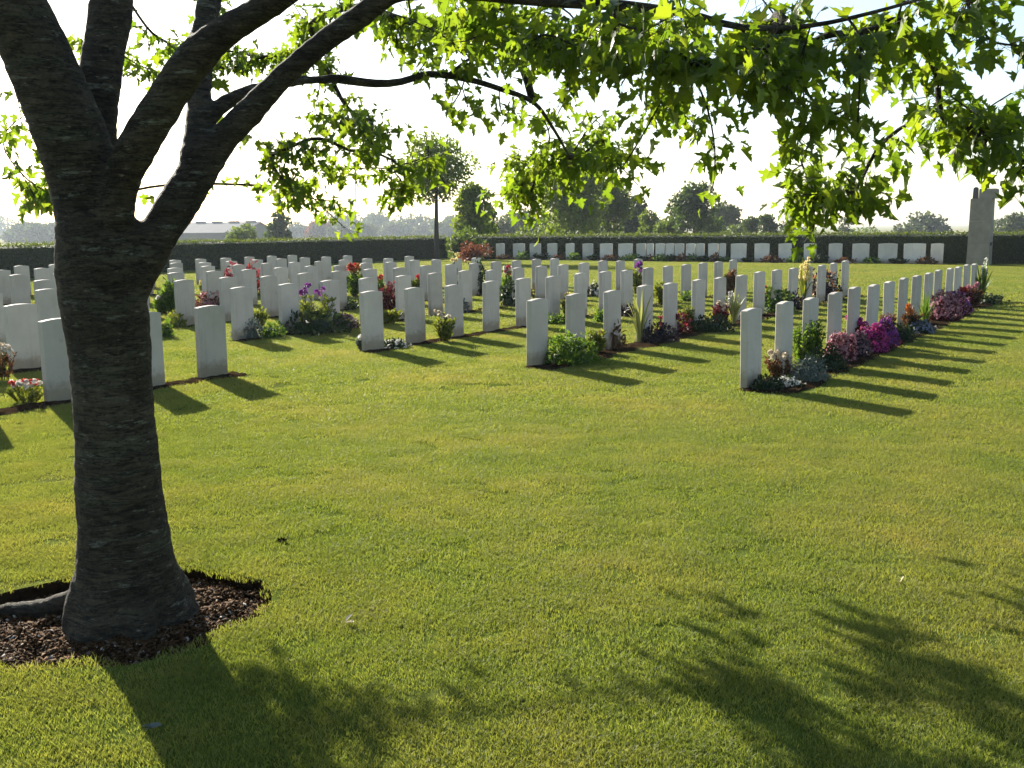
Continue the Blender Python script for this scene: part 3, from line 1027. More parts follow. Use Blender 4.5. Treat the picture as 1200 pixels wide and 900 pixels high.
    for a, b in stems:
        o_ = len(SV)
        a = np.array(a) - np.array(TREE); b = np.array(b) - np.array(TREE)
        s_ = np.cross(b - a, [0.3, 0.2, 0.9]); s_ = s_ / (np.linalg.norm(s_) + 1e-6) * 0.0012
        w_ = np.cross(b - a, s_); w_ = w_ / (np.linalg.norm(w_) + 1e-6) * 0.0012
        SV += [a + s_, a - s_, a + w_, b + s_, b - s_, b + w_]
        SF += [(o_, o_ + 1, o_ + 4, o_ + 3), (o_ + 1, o_ + 2, o_ + 5, o_ + 4), (o_ + 2, o_, o_ + 3, o_ + 5)]
    tag(obj("leaf_stalks", mk_mesh("leaf_stalks", SV, np.array(SF)), M["twig"], root), kind="stuff")
build_maple()

# ------------------------------------------------------------------ hedges
def hedge(name, label, p0, p1, width, h):
    p0, p1 = Vector(p0), Vector(p1)
    d = p1 - p0
    L = d.length
    root = empty(name, p0, math.atan2(d.y, d.x))
    tag(root, label, "hedge")
    nx = int(L / 0.22)
    prof = [(-width / 2, -0.05), (-width / 2, h * 0.33), (-width / 2, h * 0.66), (-width / 2 + 0.03, h - 0.06), (-width / 4, h), (width / 4, h), (width / 2 - 0.03, h - 0.06), (width / 2, h * 0.66), (width / 2, h * 0.33), (width / 2, -0.05)]
    V, Fc = [], []
    for i in range(nx + 1):
        x = L * i / nx
        for (y, z) in prof:
            k = noise.noise(Vector((x * 1.1, y * 2 + p0.x, z * 2))) * 0.045 + noise.noise(Vector((x * 3.7, y * 3, z * 4))) * 0.03
            V.append((x, y * (0.93 + k * 0.6), z * 0.965 + (k * 0.55 if z > 0 else 0)))
    w = len(prof)
    for i in range(nx):
        for j in range(w - 1):
            Fc.append((i * w + j, i * w + j + 1, (i + 1) * w + j + 1, (i + 1) * w + j))
    Fc.append(tuple(range(w)))
    Fc.append(tuple(nx * w + j for j in range(w))[::-1])
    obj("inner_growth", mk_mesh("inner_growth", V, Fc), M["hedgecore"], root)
    n = int(L * (2 * h + width) * 230)
    per = rng.random(n) * (2 * h + width)
    x = rng.random(n) * L
    P = np.zeros((n, 3)); Nn = np.zeros((n, 3))
    s1 = per < h; s2 = (per >= h) & (per < h + width); s3 = per >= h + width
    P[:, 0] = x
    P[s1, 1] = -width / 2; P[s1, 2] = per[s1]; Nn[s1, 1] = -1
    P[s2, 1] = per[s2] - h - width / 2; P[s2, 2] = h; Nn[s2, 2] = 1
    P[s3, 1] = width / 2; P[s3, 2] = per[s3] - h - width; Nn[s3, 1] = 1
    # the two cut ends
    m_ = int(h * width * 230)
    for xe, sx in ((0, -1), (L, 1)):
        Q = np.column_stack([np.full(m_, xe), rng.uniform(-width / 2, width / 2, m_), rng.uniform(0, h, m_)])
        P = np.concatenate([P, Q]); Nn = np.concatenate([Nn, np.tile([sx, 0, 0], (m_, 1))])
    n = len(P)
    bul = np.array([noise.noise(Vector((p[0] * 1.1, p[1] * 2, p[2] * 2))) * 0.05 + noise.noise(Vector((p[0] * 4, p[1] * 4, p[2] * 4))) * 0.03 for p in P])
    P = P + Nn * (bul + rng.normal(0, 0.02, n))[:, None]
    tall = (rng.random(n) < 0.25) & (Nn[:, 2] > 0.5)
    P[tall, 2] += rng.random(tall.sum()) ** 2 * 0.11
    D = rng.normal(0, 1, (n, 3)) + Nn * 0.5 + np.array([0, 0, 0.3])
    young = np.where(Nn[:, 2] > 0.5, 0.55 + 0.45 * rng.random(n), 0.5 * rng.random(n))      # young leaves on the clipped top; its sunlit fringe is put into their tone
    me = cards_mesh("foliage", P, D, Nn + rng.normal(0, 0.7, (n, 3)), 0.05 + 0.045 * rng.random(n), 0.6, var=young)
    tag(obj("foliage", me, M["hedge"], root), kind="stuff")
    return root
N_LEFT = -34.9
hedge("clipped_hedge", "long dark clipped hedge behind the headstones on the left, running behind the tree trunk", un(14, N_LEFT), un(45.8, N_LEFT), 0.9, 1.2)
hedge("clipped_hedge", "dark clipped hedge behind the rear row of headstones on the right", un(45.3, -31.9), un(45.3, 8.0), 1.0, 1.24)

# ------------------------------------------------------------------ far and middle trees
def far_tree(name, label, px, Y, top_py, width_px, mat, seed, lobes=26, leaf=0.3, nleaf=3200, low=0.12, cat="tree", trunk_r=None, conic=0.0, group=None, base_z=None, clump=0.36):
    r_ = np.random.default_rng(seed)
    p = at(px, 270, Y)
    x, y = p.x, p.y
    z0 = ground_z(x, y) if base_z is None else base_z
    d = Y
    top = at(px, top_py, Y).z
    H = top - z0
    Wd = width_px * d / F / 2
    root = empty(name, (x, y, z0))
    tag(root, label, cat, group)
    tr = trunk_r or max(0.05, H * 0.022)
    cz0 = H * low
    cen, rad = [], []
    tries = 0
    while len(cen) < lobes and tries < 4000:
        tries += 1
        q = r_.uniform(-1, 1, 3)
        if np.linalg.norm(q) > 1: continue
        t = (q[2] + 1) / 2
        k = 1 - conic * t
        cen.append((q[0] * Wd * 0.82 * k, q[1] * Wd * 0.82 * k, cz0 + (H - cz0) * (0.08 + 0.86 * t)))
        rad.append(Wd * clump * (0.6 + 0.7 * r_.random()) * (1 - 0.5 * conic * t))
    cen = np.array(cen); rad = np.array(rad)
    # trunk and limbs
    lean = r_.normal(0, 0.03, 2) * H
    tp = [(0, 0, -0.1), (lean[0] * .2, lean[1] * .2, H * 0.25), (lean[0] * .6, lean[1] * .6, H * 0.55), (lean[0], lean[1], H * 0.86)]
    s = spline([(*q, tr * f) for q, f in zip(tp, (1.25, 0.9, 0.6, 0.15))], H / 12)
    v, f = tube([Vector(q[:3]) for q in s], [q[3] for q in s], 8)
    obj("trunk", mk_mesh("trunk", v, f, smooth=True), M["twig"], root)
    parts = []
    for c in cen[:: max(1, len(cen) // 16)]:
        hz = max(cz0 * 0.7, c[2] - np.hypot(c[0], c[1]) * 0.8)
        t = min(hz / H, 0.8)
        a = np.array([lean[0] * t, lean[1] * t, hz])
        mid = (a + c) / 2 + np.array([0, 0, -0.04 * H])
        parts.append(tube([Vector(a), Vector(mid), Vector(c)], [tr * 0.4, tr * 0.28, tr * 0.1], 5))
    v, f = join(parts)
    tag(obj("branches", mk_mesh("branches", v, f, smooth=True), M["twig"], root), kind="stuff")
    w = rad ** 2 / (rad ** 2).sum()
    li = r_.choice(len(cen), nleaf, p=w)
    dirs = unit(r_.normal(0, 1, (nleaf, 3)))
    rr = rad[li] * (0.45 + 0.75 * r_.random(nleaf) ** 0.6)
    P = cen[li] + dirs * rr[:, None] * np.array([1, 1, 0.85])
    P[:, 2] = np.maximum(P[:, 2], 0.05)
    D = dirs + r_.normal(0, 0.8, (nleaf, 3))
    lv = r_.random(len(cen))
    var = np.clip(0.35 * lv[li] + 0.65 * r_.random(nleaf), 0, 1)
    me = cards_mesh("crown", P, D, dirs + r_.normal(0, 0.5, (nleaf, 3)), leaf * (0.6 + 0.8 * r_.random(nleaf)), 0.62, var=var)
    tag(obj("crown", me, M[mat], root), kind="stuff")
    return root

far_tree("young_tree", "young slender tree with a straight grey stem in front of the left hedge", 511, 51.0, 152, 94, "tree_bright", 3, 50, 0.16, 5600, 0.38, trunk_r=0.13, base_z=0, clump=0.22)
far_tree("bushy_tree", "loose green bushy tree in the gap between the two hedges", 556, 60, 215, 46, "tree_bright", 4, 30, 0.22, 3400, 0.02, clump=0.32)
far_tree("conifer", "dark narrow conifer behind the gap between the two hedges", 573, 70, 238, 20, "tree_dark", 5, 22, 0.25, 1600, 0.05, conic=0.5)
far_tree("broad_tree", "broad dark green tree rising behind the left end of the rear hedge", 672, 76, 185, 84, "tree_bright", 6, 48, 0.28, 7600, 0.10, clump=0.30)
far_tree("broad_tree", "green tree touching the right side of the broadest tree behind the rear hedge", 712, 84, 206, 50, "tree_green", 7, 34, 0.28, 4400, 0.08)
far_tree("grey_green_tree", "grey-green upright tree, third large tree behind the rear hedge", 742, 104, 226, 40, "tree_blue", 8, 30, 0.36, 3600, 0.05, conic=0.35)
far_tree("broad_tree", "tall dark spreading tree standing alone behind the middle of the rear hedge", 813, 88, 211, 56, "tree_dark", 9, 34, 0.30, 4200, 0.10, clump=0.30)
far_tree("bushy_tree", "lower dark bushy tree just left of the tall spreading tree behind the hedge", 786, 92, 237, 36, "tree_green", 10, 22, 0.30, 2400, 0.03)
far_tree("grey_green_tree", "pale grey-green tree right of the tall spreading tree behind the hedge", 850, 140, 238, 38, "tree_blue", 11, 24, 0.42, 2600, 0.06)
far_tree("round_shrub_tree", "small round dark tree behind the hedge, left of the pointed pair", 879, 110, 252, 18, "tree_dark", 12, 18, 0.28, 1500, 0.03)
far_tree("pointed_tree", "small pointed dark tree behind the hedge under the hanging leaves", 899, 112, 246, 26, "tree_dark", 13, 20, 0.30, 1900, 0.03, conic=0.45)
far_tree("pale_tree", "faint pale little tree behind the hedge right of the pointed tree", 922, 150, 258, 20, "tree_blue", 14, 14, 0.4, 1000, 0.05)
far_tree("pale_tree", "tiny faint tree behind the hedge below the hanging leaf cluster", 992, 170, 252, 18, "tree_blue", 15, 14, 0.4, 700, 0.2)
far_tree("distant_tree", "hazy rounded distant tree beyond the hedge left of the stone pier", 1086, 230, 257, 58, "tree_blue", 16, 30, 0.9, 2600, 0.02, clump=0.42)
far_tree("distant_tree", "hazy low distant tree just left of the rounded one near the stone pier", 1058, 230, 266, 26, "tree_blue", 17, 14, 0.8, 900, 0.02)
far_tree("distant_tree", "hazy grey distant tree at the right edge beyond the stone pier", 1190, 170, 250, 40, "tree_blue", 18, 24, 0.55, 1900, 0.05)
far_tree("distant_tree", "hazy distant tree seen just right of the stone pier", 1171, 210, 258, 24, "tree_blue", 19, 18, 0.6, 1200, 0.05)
far_tree("pointed_tree", "dark bluish pointed tree beside the pale barn", 328, 120, 248, 34, "tree_dark", 20, 30, 0.34, 3000, 0.02, conic=0.45, clump=0.30)
far_tree("low_bush", "light green bush half hiding the end of the barn", 284, 105, 266, 40, "tree_green", 21, 16, 0.30, 1500, 0.0, cat="bush")
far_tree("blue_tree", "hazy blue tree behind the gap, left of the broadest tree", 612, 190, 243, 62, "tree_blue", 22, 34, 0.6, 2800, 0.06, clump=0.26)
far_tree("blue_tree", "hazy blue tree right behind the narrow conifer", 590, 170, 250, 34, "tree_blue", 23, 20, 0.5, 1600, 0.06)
far_tree("low_bush", "low green bush showing above the left end of the rear hedge", 622, 75, 268, 50, "tree_green", 24, 16, 0.22, 1300, 0.0, cat="bush")
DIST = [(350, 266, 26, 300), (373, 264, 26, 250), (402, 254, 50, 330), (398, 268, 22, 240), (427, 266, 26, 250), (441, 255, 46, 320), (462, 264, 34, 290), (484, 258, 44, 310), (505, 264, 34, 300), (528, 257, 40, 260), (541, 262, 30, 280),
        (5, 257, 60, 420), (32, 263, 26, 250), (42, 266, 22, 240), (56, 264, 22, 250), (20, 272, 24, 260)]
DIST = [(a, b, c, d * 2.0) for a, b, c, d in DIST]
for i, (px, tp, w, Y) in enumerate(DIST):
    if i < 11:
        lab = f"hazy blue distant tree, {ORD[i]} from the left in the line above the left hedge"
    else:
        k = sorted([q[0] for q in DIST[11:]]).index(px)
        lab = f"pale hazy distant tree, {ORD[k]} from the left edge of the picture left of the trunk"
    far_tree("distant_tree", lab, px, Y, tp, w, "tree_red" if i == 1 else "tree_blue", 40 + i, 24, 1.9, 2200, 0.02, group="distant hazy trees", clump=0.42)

for i, (px, tp, w, Y) in enumerate(((652, 255, 46, 95), (700, 252, 50, 110), (764, 249, 34, 98), (834, 254, 36, 105), (866, 262, 26, 120), (940, 264, 40, 130), (1015, 266, 50, 150))):
    far_tree("low_bush", f"low hazy green bush, {ORD[i]} from the left along the tops behind the rear hedge", px, Y, tp, w, "tree_green", 80 + i, 18, 0.30, 1600, 0.0, cat="bush", group="low bushes behind the rear hedge")
# small trees and shrubs close to the hedges
far_tree("red_leaf_shrub", "small bronze-leaved shrub with a dark stem near the left end of the rear row", 556, 40.0, 288, 40, "tree_red", 60, 14, 0.10, 900, 0.45, cat="shrub", trunk_r=0.06, base_z=0)
far_tree("hedge_shrub", "pale green loose shrub filling the foot of the hedge gap", 546, 53, 272, 44, "tree_green", 61, 18, 0.16, 1800, 0.0, cat="shrub", base_z=0)

# ------------------------------------------------------------------ barn beyond the left hedge
def barn():
    Y = 330
    c = at(255, 271, Y)
    z0 = ground_z(c.x, c.y)
    root = empty("farm_barn", (c.x, c.y, z0), math.radians(-24))
    tag(root, "low grey farm barn with a long pale roof beyond the left hedge", "barn")
    ridge = at(258, 260.5, Y).z - z0
    eave = at(258, 272.5, Y).z - z0
    Lh, Wh = 17.0, 8.2
    def box(x0, x1, y0, y1, za, zb):
        v = [(x, y, z) for x in (x0, x1) for y in (y0, y1) for z in (za, zb)]
        f = [(0, 1, 3, 2), (4, 6, 7, 5), (0, 4, 5, 1), (2, 3, 7, 6), (0, 2, 6, 4), (1, 5, 7, 3)]
        return [Vector(q) for q in v], f
    v, f = box(-Lh, Lh, -Wh, Wh, -0.5, eave)
    o = len(v)
    v += [Vector((sx * Lh, 0, ridge - 0.12)) for sx in (-1, 1)] + [Vector((sx * Lh, sy * Wh, eave - .02)) for sx in (-1, 1) for sy in (-1, 1)]
    f += [(o, o + 2, o + 3), (o + 1, o + 5, o + 4)]
    obj("wall", mk_mesh("wall", v, f), M["cladding"], root)
    for sy in (-1, 1):
        V, Fc = [], []
        nb = 60
        for i in range(nb + 1):
            x = -Lh - 0.5 + (2 * Lh + 1) * i / nb
            z = 0.05 if i % 2 else 0.0
            V += [(x, 0, ridge + z), (x, sy * (Wh + 0.7), eave - 0.05 + z), (x, 0, ridge + z - 0.1), (x, sy * (Wh + 0.7), eave - 0.15 + z)]
        for i in range(nb):
            a = i * 4
            Fc += [(a, a + 1, a + 5, a + 4), (a + 2, a + 6, a + 7, a + 3), (a + 1, a + 3, a + 7, a + 5)]
        last_roof = obj("roof", mk_mesh("roof", V, Fc), M["roof"], root)
    for k in range(5):
        x = -Lh + 3.4 + k * 6.8
        v, f = box(x - 2.0, x + 2.0, -0.35, 0.35, ridge, ridge + 0.35)
        obj("ridge_vent", mk_mesh("ridge_vent", v, f), M["roof"], last_roof)
    # lower lean-to on the left
    v, f = box(-Lh - 10, -Lh - 0.05, -Wh - 2, Wh - 3, -0.5, eave + 0.4)
    obj("annex_wall", mk_mesh("annex_wall", v, f), M["cladding"], root)
    v, f = box(-Lh - 10.4, -Lh + 0.6, -Wh - 2.6, Wh - 2.6, eave + 0.41, eave + 0.85)
    obj("annex_roof", mk_mesh("annex_roof", v, f), M["roof"], root)
barn()

# ------------------------------------------------------------------ stone gateway on the right
def stone_pier():
    base = gp(1147, 311)
    root = empty("stone_pier", base, math.atan2(NY, NX))
    tag(root, "tall grey-beige stone pier with a cap stone, at the right edge before the hedge", "pier")
    Y = base.y
    htop = at(1147, 233, Y).z
    def block(x0, x1, y0, y1, z0, z1, b=0.03, taper=0.0):
        V = []
        for z, ins, tp in ((z0, 0, 0), (z1 - b, 0, taper), (z1, b, taper)):
            for x, y in ((x0, y0), (x1, y0), (x1, y1), (x0, y1)):
                cx, cy = (x0 + x1) / 2, (y0 + y1) / 2
                V.append((x + (math.copysign(ins + tp, cx - x)), y + math.copysign(ins + tp, cy - y), z))
        Fc = []
        for j in range(2):
            for i in range(4):
                Fc.append((j * 4 + i, j * 4 + (i + 1) % 4, (j + 1) * 4 + (i + 1) % 4, (j + 1) * 4 + i))
        Fc += [(3, 2, 1, 0), (8, 9, 10, 11)]
        return mk_mesh("block", V, Fc)
    # courses of the pier, each stone a piece
    nc = 6
    hc = htop / nc
    for k in range(nc):
        obj("pier_course", block(-0.40 + 0.004 * k, 0.40 - 0.004 * k, -0.42, 0.42, k * hc + (0.003 if k else -0.1), (k + 1) * hc, 0.006), M["pier"], root)
    cap = obj("cap_stone", block(-0.10, 0.52, -0.34, 0.36, htop + 0.003, htop + 0.38), M["pier"], root)
    obj("finial", block(-0.36, -0.16, -0.14, 0.06, htop + 0.003, htop + 0.46, 0.05, 0.015), M["darkmetal"], cap)
    obj("wall_ring", block(0.40, 0.46, -0.30, -0.20, 0.78, 0.92, 0.02), M["darkmetal"], root)
stone_pier()

# ------------------------------------------------------------------ plants
def half_dome(n, r_, fill=0.25):
    d = unit(r_.normal(0, 1, (n, 3)))
    d[:, 2] = np.abs(d[:, 2])
    rr = 1 - fill * r_.random(n) ** 1.5
    return d, d * rr[:, None]

def core_mesh(w, dpt, h, r_):
    V, Fc = [], []
    nu, nv = 14, 6
    off = r_.random() * 50
    for j in range(nv + 1):
        ph = PI / 2 * j / nv
        for i in range(nu):
            a = 2 * PI * i / nu
            k = 0.80 + 0.2 * noise.noise(Vector((math.cos(a) * 2 + off, math.sin(a) * 2, ph * 2)))
            V.append((math.cos(a) * math.cos(ph) * w * k, math.sin(a) * math.cos(ph) * dpt * k, math.sin(ph) * h * k))
    for j in range(nv):
        for i in range(nu):
            i2 = (i + 1) % nu
            Fc.append((j * nu + i, j * nu + i2, (j + 1) * nu + i2, (j + 1) * nu + i))
    return mk_mesh("inner_growth", V, Fc, np.zeros(len(V)), smooth=True)

PK = [200]
def plant(name, label, px, py, wpx, hpx, kind, mat, flower=None, fcover=0.5, cat="plant", leaf=None, group=None, dens=1.0, loc=None):
    PK[0] += 1
    r_ = np.random.default_rng(PK[0])
    p = gp(px, py) if loc is None else loc
    s = p.y / F
    w, h = wpx * s / 2, hpx * s
    root = empty(name, (p.x, p.y, 0.0))
    tag(root, label, cat, group)
    near = max(0.8, min(p.y / 12.0, 3.2))
    if kind == "mound":
        lf = (leaf or 0.035) * near
        n = int(min(1500, max(120, dens * 5.0 * (w * w + 2 * w * h) / (lf * lf))))
        d, q = half_dome(n, r_)
        lump = np.array([1 + 0.34 * noise.noise(Vector(x * 2.5) + Vector((PK[0], 0, 0))) for x in d])
        lump = lump * np.where(r_.random(n) < 0.14, 1.0 + 0.28 * r_.random(n), 1.0)
        P = q * lump[:, None] * np.array([w, w * 0.85, h * 0.92])
        D = d + r_.normal(0, 0.7, (n, 3)) + np.array([0, 0, 0.2])
        obj("inner_growth", core_mesh(w * 0.82, w * 0.70, h * 0.76, r_), M[mat], root)
        tag(obj("foliage", cards_mesh("foliage", P, D, d + r_.normal(0, 0.4, (n, 3)), lf * (0.7 + 0.7 * r_.random(n)), 0.55), M[mat], root), kind="stuff")
        if flower:
            fl = flower if isinstance(flower, (list, tuple)) else [flower]
            for fm in fl:
                fs = 0.022 * near
                nf = int(min(900, max(14, fcover / len(fl) * 4.5 * (w * w + 2 * w * h) / (fs * fs * 3))))
                d, q = half_dome(nf, r_, 0.05)
                keep = d[:, 2] > 0.12
                d, q = d[keep], q[keep]
                lump = np.array([1 + 0.34 * noise.noise(Vector(x * 2.5) + Vector((PK[0], 0, 0))) for x in d]) * (1 + 0.16 * r_.random(len(d)))
                c = q * lump[:, None] * np.array([w, w * 0.85, h * 0.92])
                k = 5
                P = np.repeat(c, k, 0)
                D = unit(np.repeat(d, k, 0) * 0.35 + r_.normal(0, 0.75, (len(P), 3)))
                tag(obj("flowers", cards_mesh("flowers", P, D, np.repeat(d, k, 0), fs * (0.7 + 0.6 * r_.random(len(P))), 0.8, fold=0.1), M[fm], root), kind="stuff")
    elif kind == "bush":     # upright leafy shoots
        ns = int(26 * dens)
        P, D, parts = [], [], []
        for _ in range(ns):
            a, rr = r_.random() * 6.28, math.sqrt(r_.random())
            bx_, by_ = w * 0.45 * rr * math.cos(a), w * 0.4 * rr * math.sin(a)
            hh = h * (0.62 + 0.42 * r_.random()) * (1 - 0.3 * rr)
            tx, ty = bx_ * 2.1 + r_.normal() * 0.03, by_ * 2.1 + r_.normal() * 0.03
            parts.append(tube([Vector((bx_, by_, 0)), Vector(((bx_ + tx) / 2 * 0.9, (by_ + ty) / 2 * 0.9, hh * 0.5)), Vector((tx, ty, hh))], [0.004 * near] * 3, 4))
            m_ = int(24 * dens)
            for t in r_.random(m_):
                t = 0.12 + 0.9 * t
                P.append((bx_ + (tx - bx_) * t, by_ + (ty - by_) * t, hh * min(t, 1)))
                b = r_.random() * 6.28
                D.append((math.cos(b), math.sin(b), 0.7 + 0.5 * r_.random()))
        v, f = join(parts)
        obj("stems", mk_mesh("stems", v, f), M["p_dark"], root)["kind"] = "stuff"
        n = len(P)
        lf = (leaf or 0.055) * near
        tag(obj("foliage", cards_mesh("foliage", P, D, r_.normal(0, 1, (n, 3)) + np.array([0, 0, 0.6]), lf * (0.6 + 0.7 * r_.random(n)), 0.38), M[mat], root), kind="stuff")
        if flower:
            fl = flower if isinstance(flower, (list, tuple)) else [flower]
            for fm in fl:
                for _ in range(max(2, int(10 * fcover))):
                    a, rr = r_.random() * 6.28, math.sqrt(r_.random()) * 0.85
                    c = np.array([w * rr * math.cos(a), w * 0.8 * rr * math.sin(a), h * (0.82 + 0.26 * r_.random())])
                    k = 16
                    dd = unit(r_.normal(0, 1, (k, 3)) + np.array([0, 0, 0.35]))
                    fs = 0.034 * min(near, 2.0)
                    obj("bloom", cards_mesh("bloom", c + dd * fs * 0.12, dd, r_.normal(0, 1, (k, 3)), np.full(k, fs), 0.9, fold=0.25), M[fm], root)
    elif kind == "strap":    # sword-leaved clump
        n = int(26 * dens)
        for_v, for_f, va = [], [], []
        for _ in range(n):
            a = r_.random() * 6.28
            sp_ = r_.random()
            L_ = h * (0.75 + 0.45 * r_.random())
            wd = (leaf or 0.022) * near * (0.7 + 0.6 * r_.random())
            out = w * (0.15 + 1.0 * sp_)
            sx, sy = -math.sin(a) * wd, math.cos(a) * wd
            o_ = len(for_v)
            K = 6
            droop = 0.5 * sp_ * sp_
            for i in range(K + 1):
                t = i / K
                x_ = math.cos(a) * (0.02 + out * t ** 1.6)
                y_ = math.sin(a) * (0.02 + out * t ** 1.6)
                z_ = L_ * (t - droop * t ** 3)
                ww = 0.5 * (0.7 + 0.5 * math.sin(PI * min(t * 1.1, 1))) * (1 - t ** 3)
                for_v += [(x_ - sx * ww, y_ - sy * ww, z_), (x_ + sx * ww, y_ + sy * ww, z_)]
                va += [0.15, 0.95] if r_.random() < 0.5 else [0.4, 0.8]
            for i in range(K):
                b = o_ + 2 * i
                for_f.append((b, b + 1, b + 3, b + 2))
        if mat == "p_vari":
            pass
        else:
            va = list(np.repeat(r_.random(len(va) // 14 + 1), 14)[:len(va)])
        tag(obj("foliage", mk_mesh("foliage", for_v, np.array(for_f), va), M[mat], root), kind="stuff")
        if flower:
            for _ in range(max(2, int(7 * fcover))):
                a, rr = r_.random() * 6.28, r_.random()
                c0 = np.array([w * 0.7 * rr * math.cos(a), w * 0.6 * rr * math.sin(a), 0.0])
                hh = h * (0.9 + 0.25 * r_.random())
                v, f = tube([Vector(c0 * 0.3), Vector((c0[0], c0[1], hh))], [0.004 * near, 0.003 * near], 4)
                st = obj("stem", mk_mesh("stem", v, f), M["p_green"], root)
                k = 34
                t = r_.random(k)
                dd = unit(r_.normal(0, 1, (k, 3)) + np.array([0, 0, 0.3]))
                cc = np.column_stack([np.full(k, c0[0]), np.full(k, c0[1]), hh * (0.62 + 0.42 * t)])
                obj("bloom", cards_mesh("bloom", cc, dd, r_.normal(0, 1, (k, 3)), 0.038 * near * (1.25 - 0.6 * t), 0.75), M[flower], st)
    return root

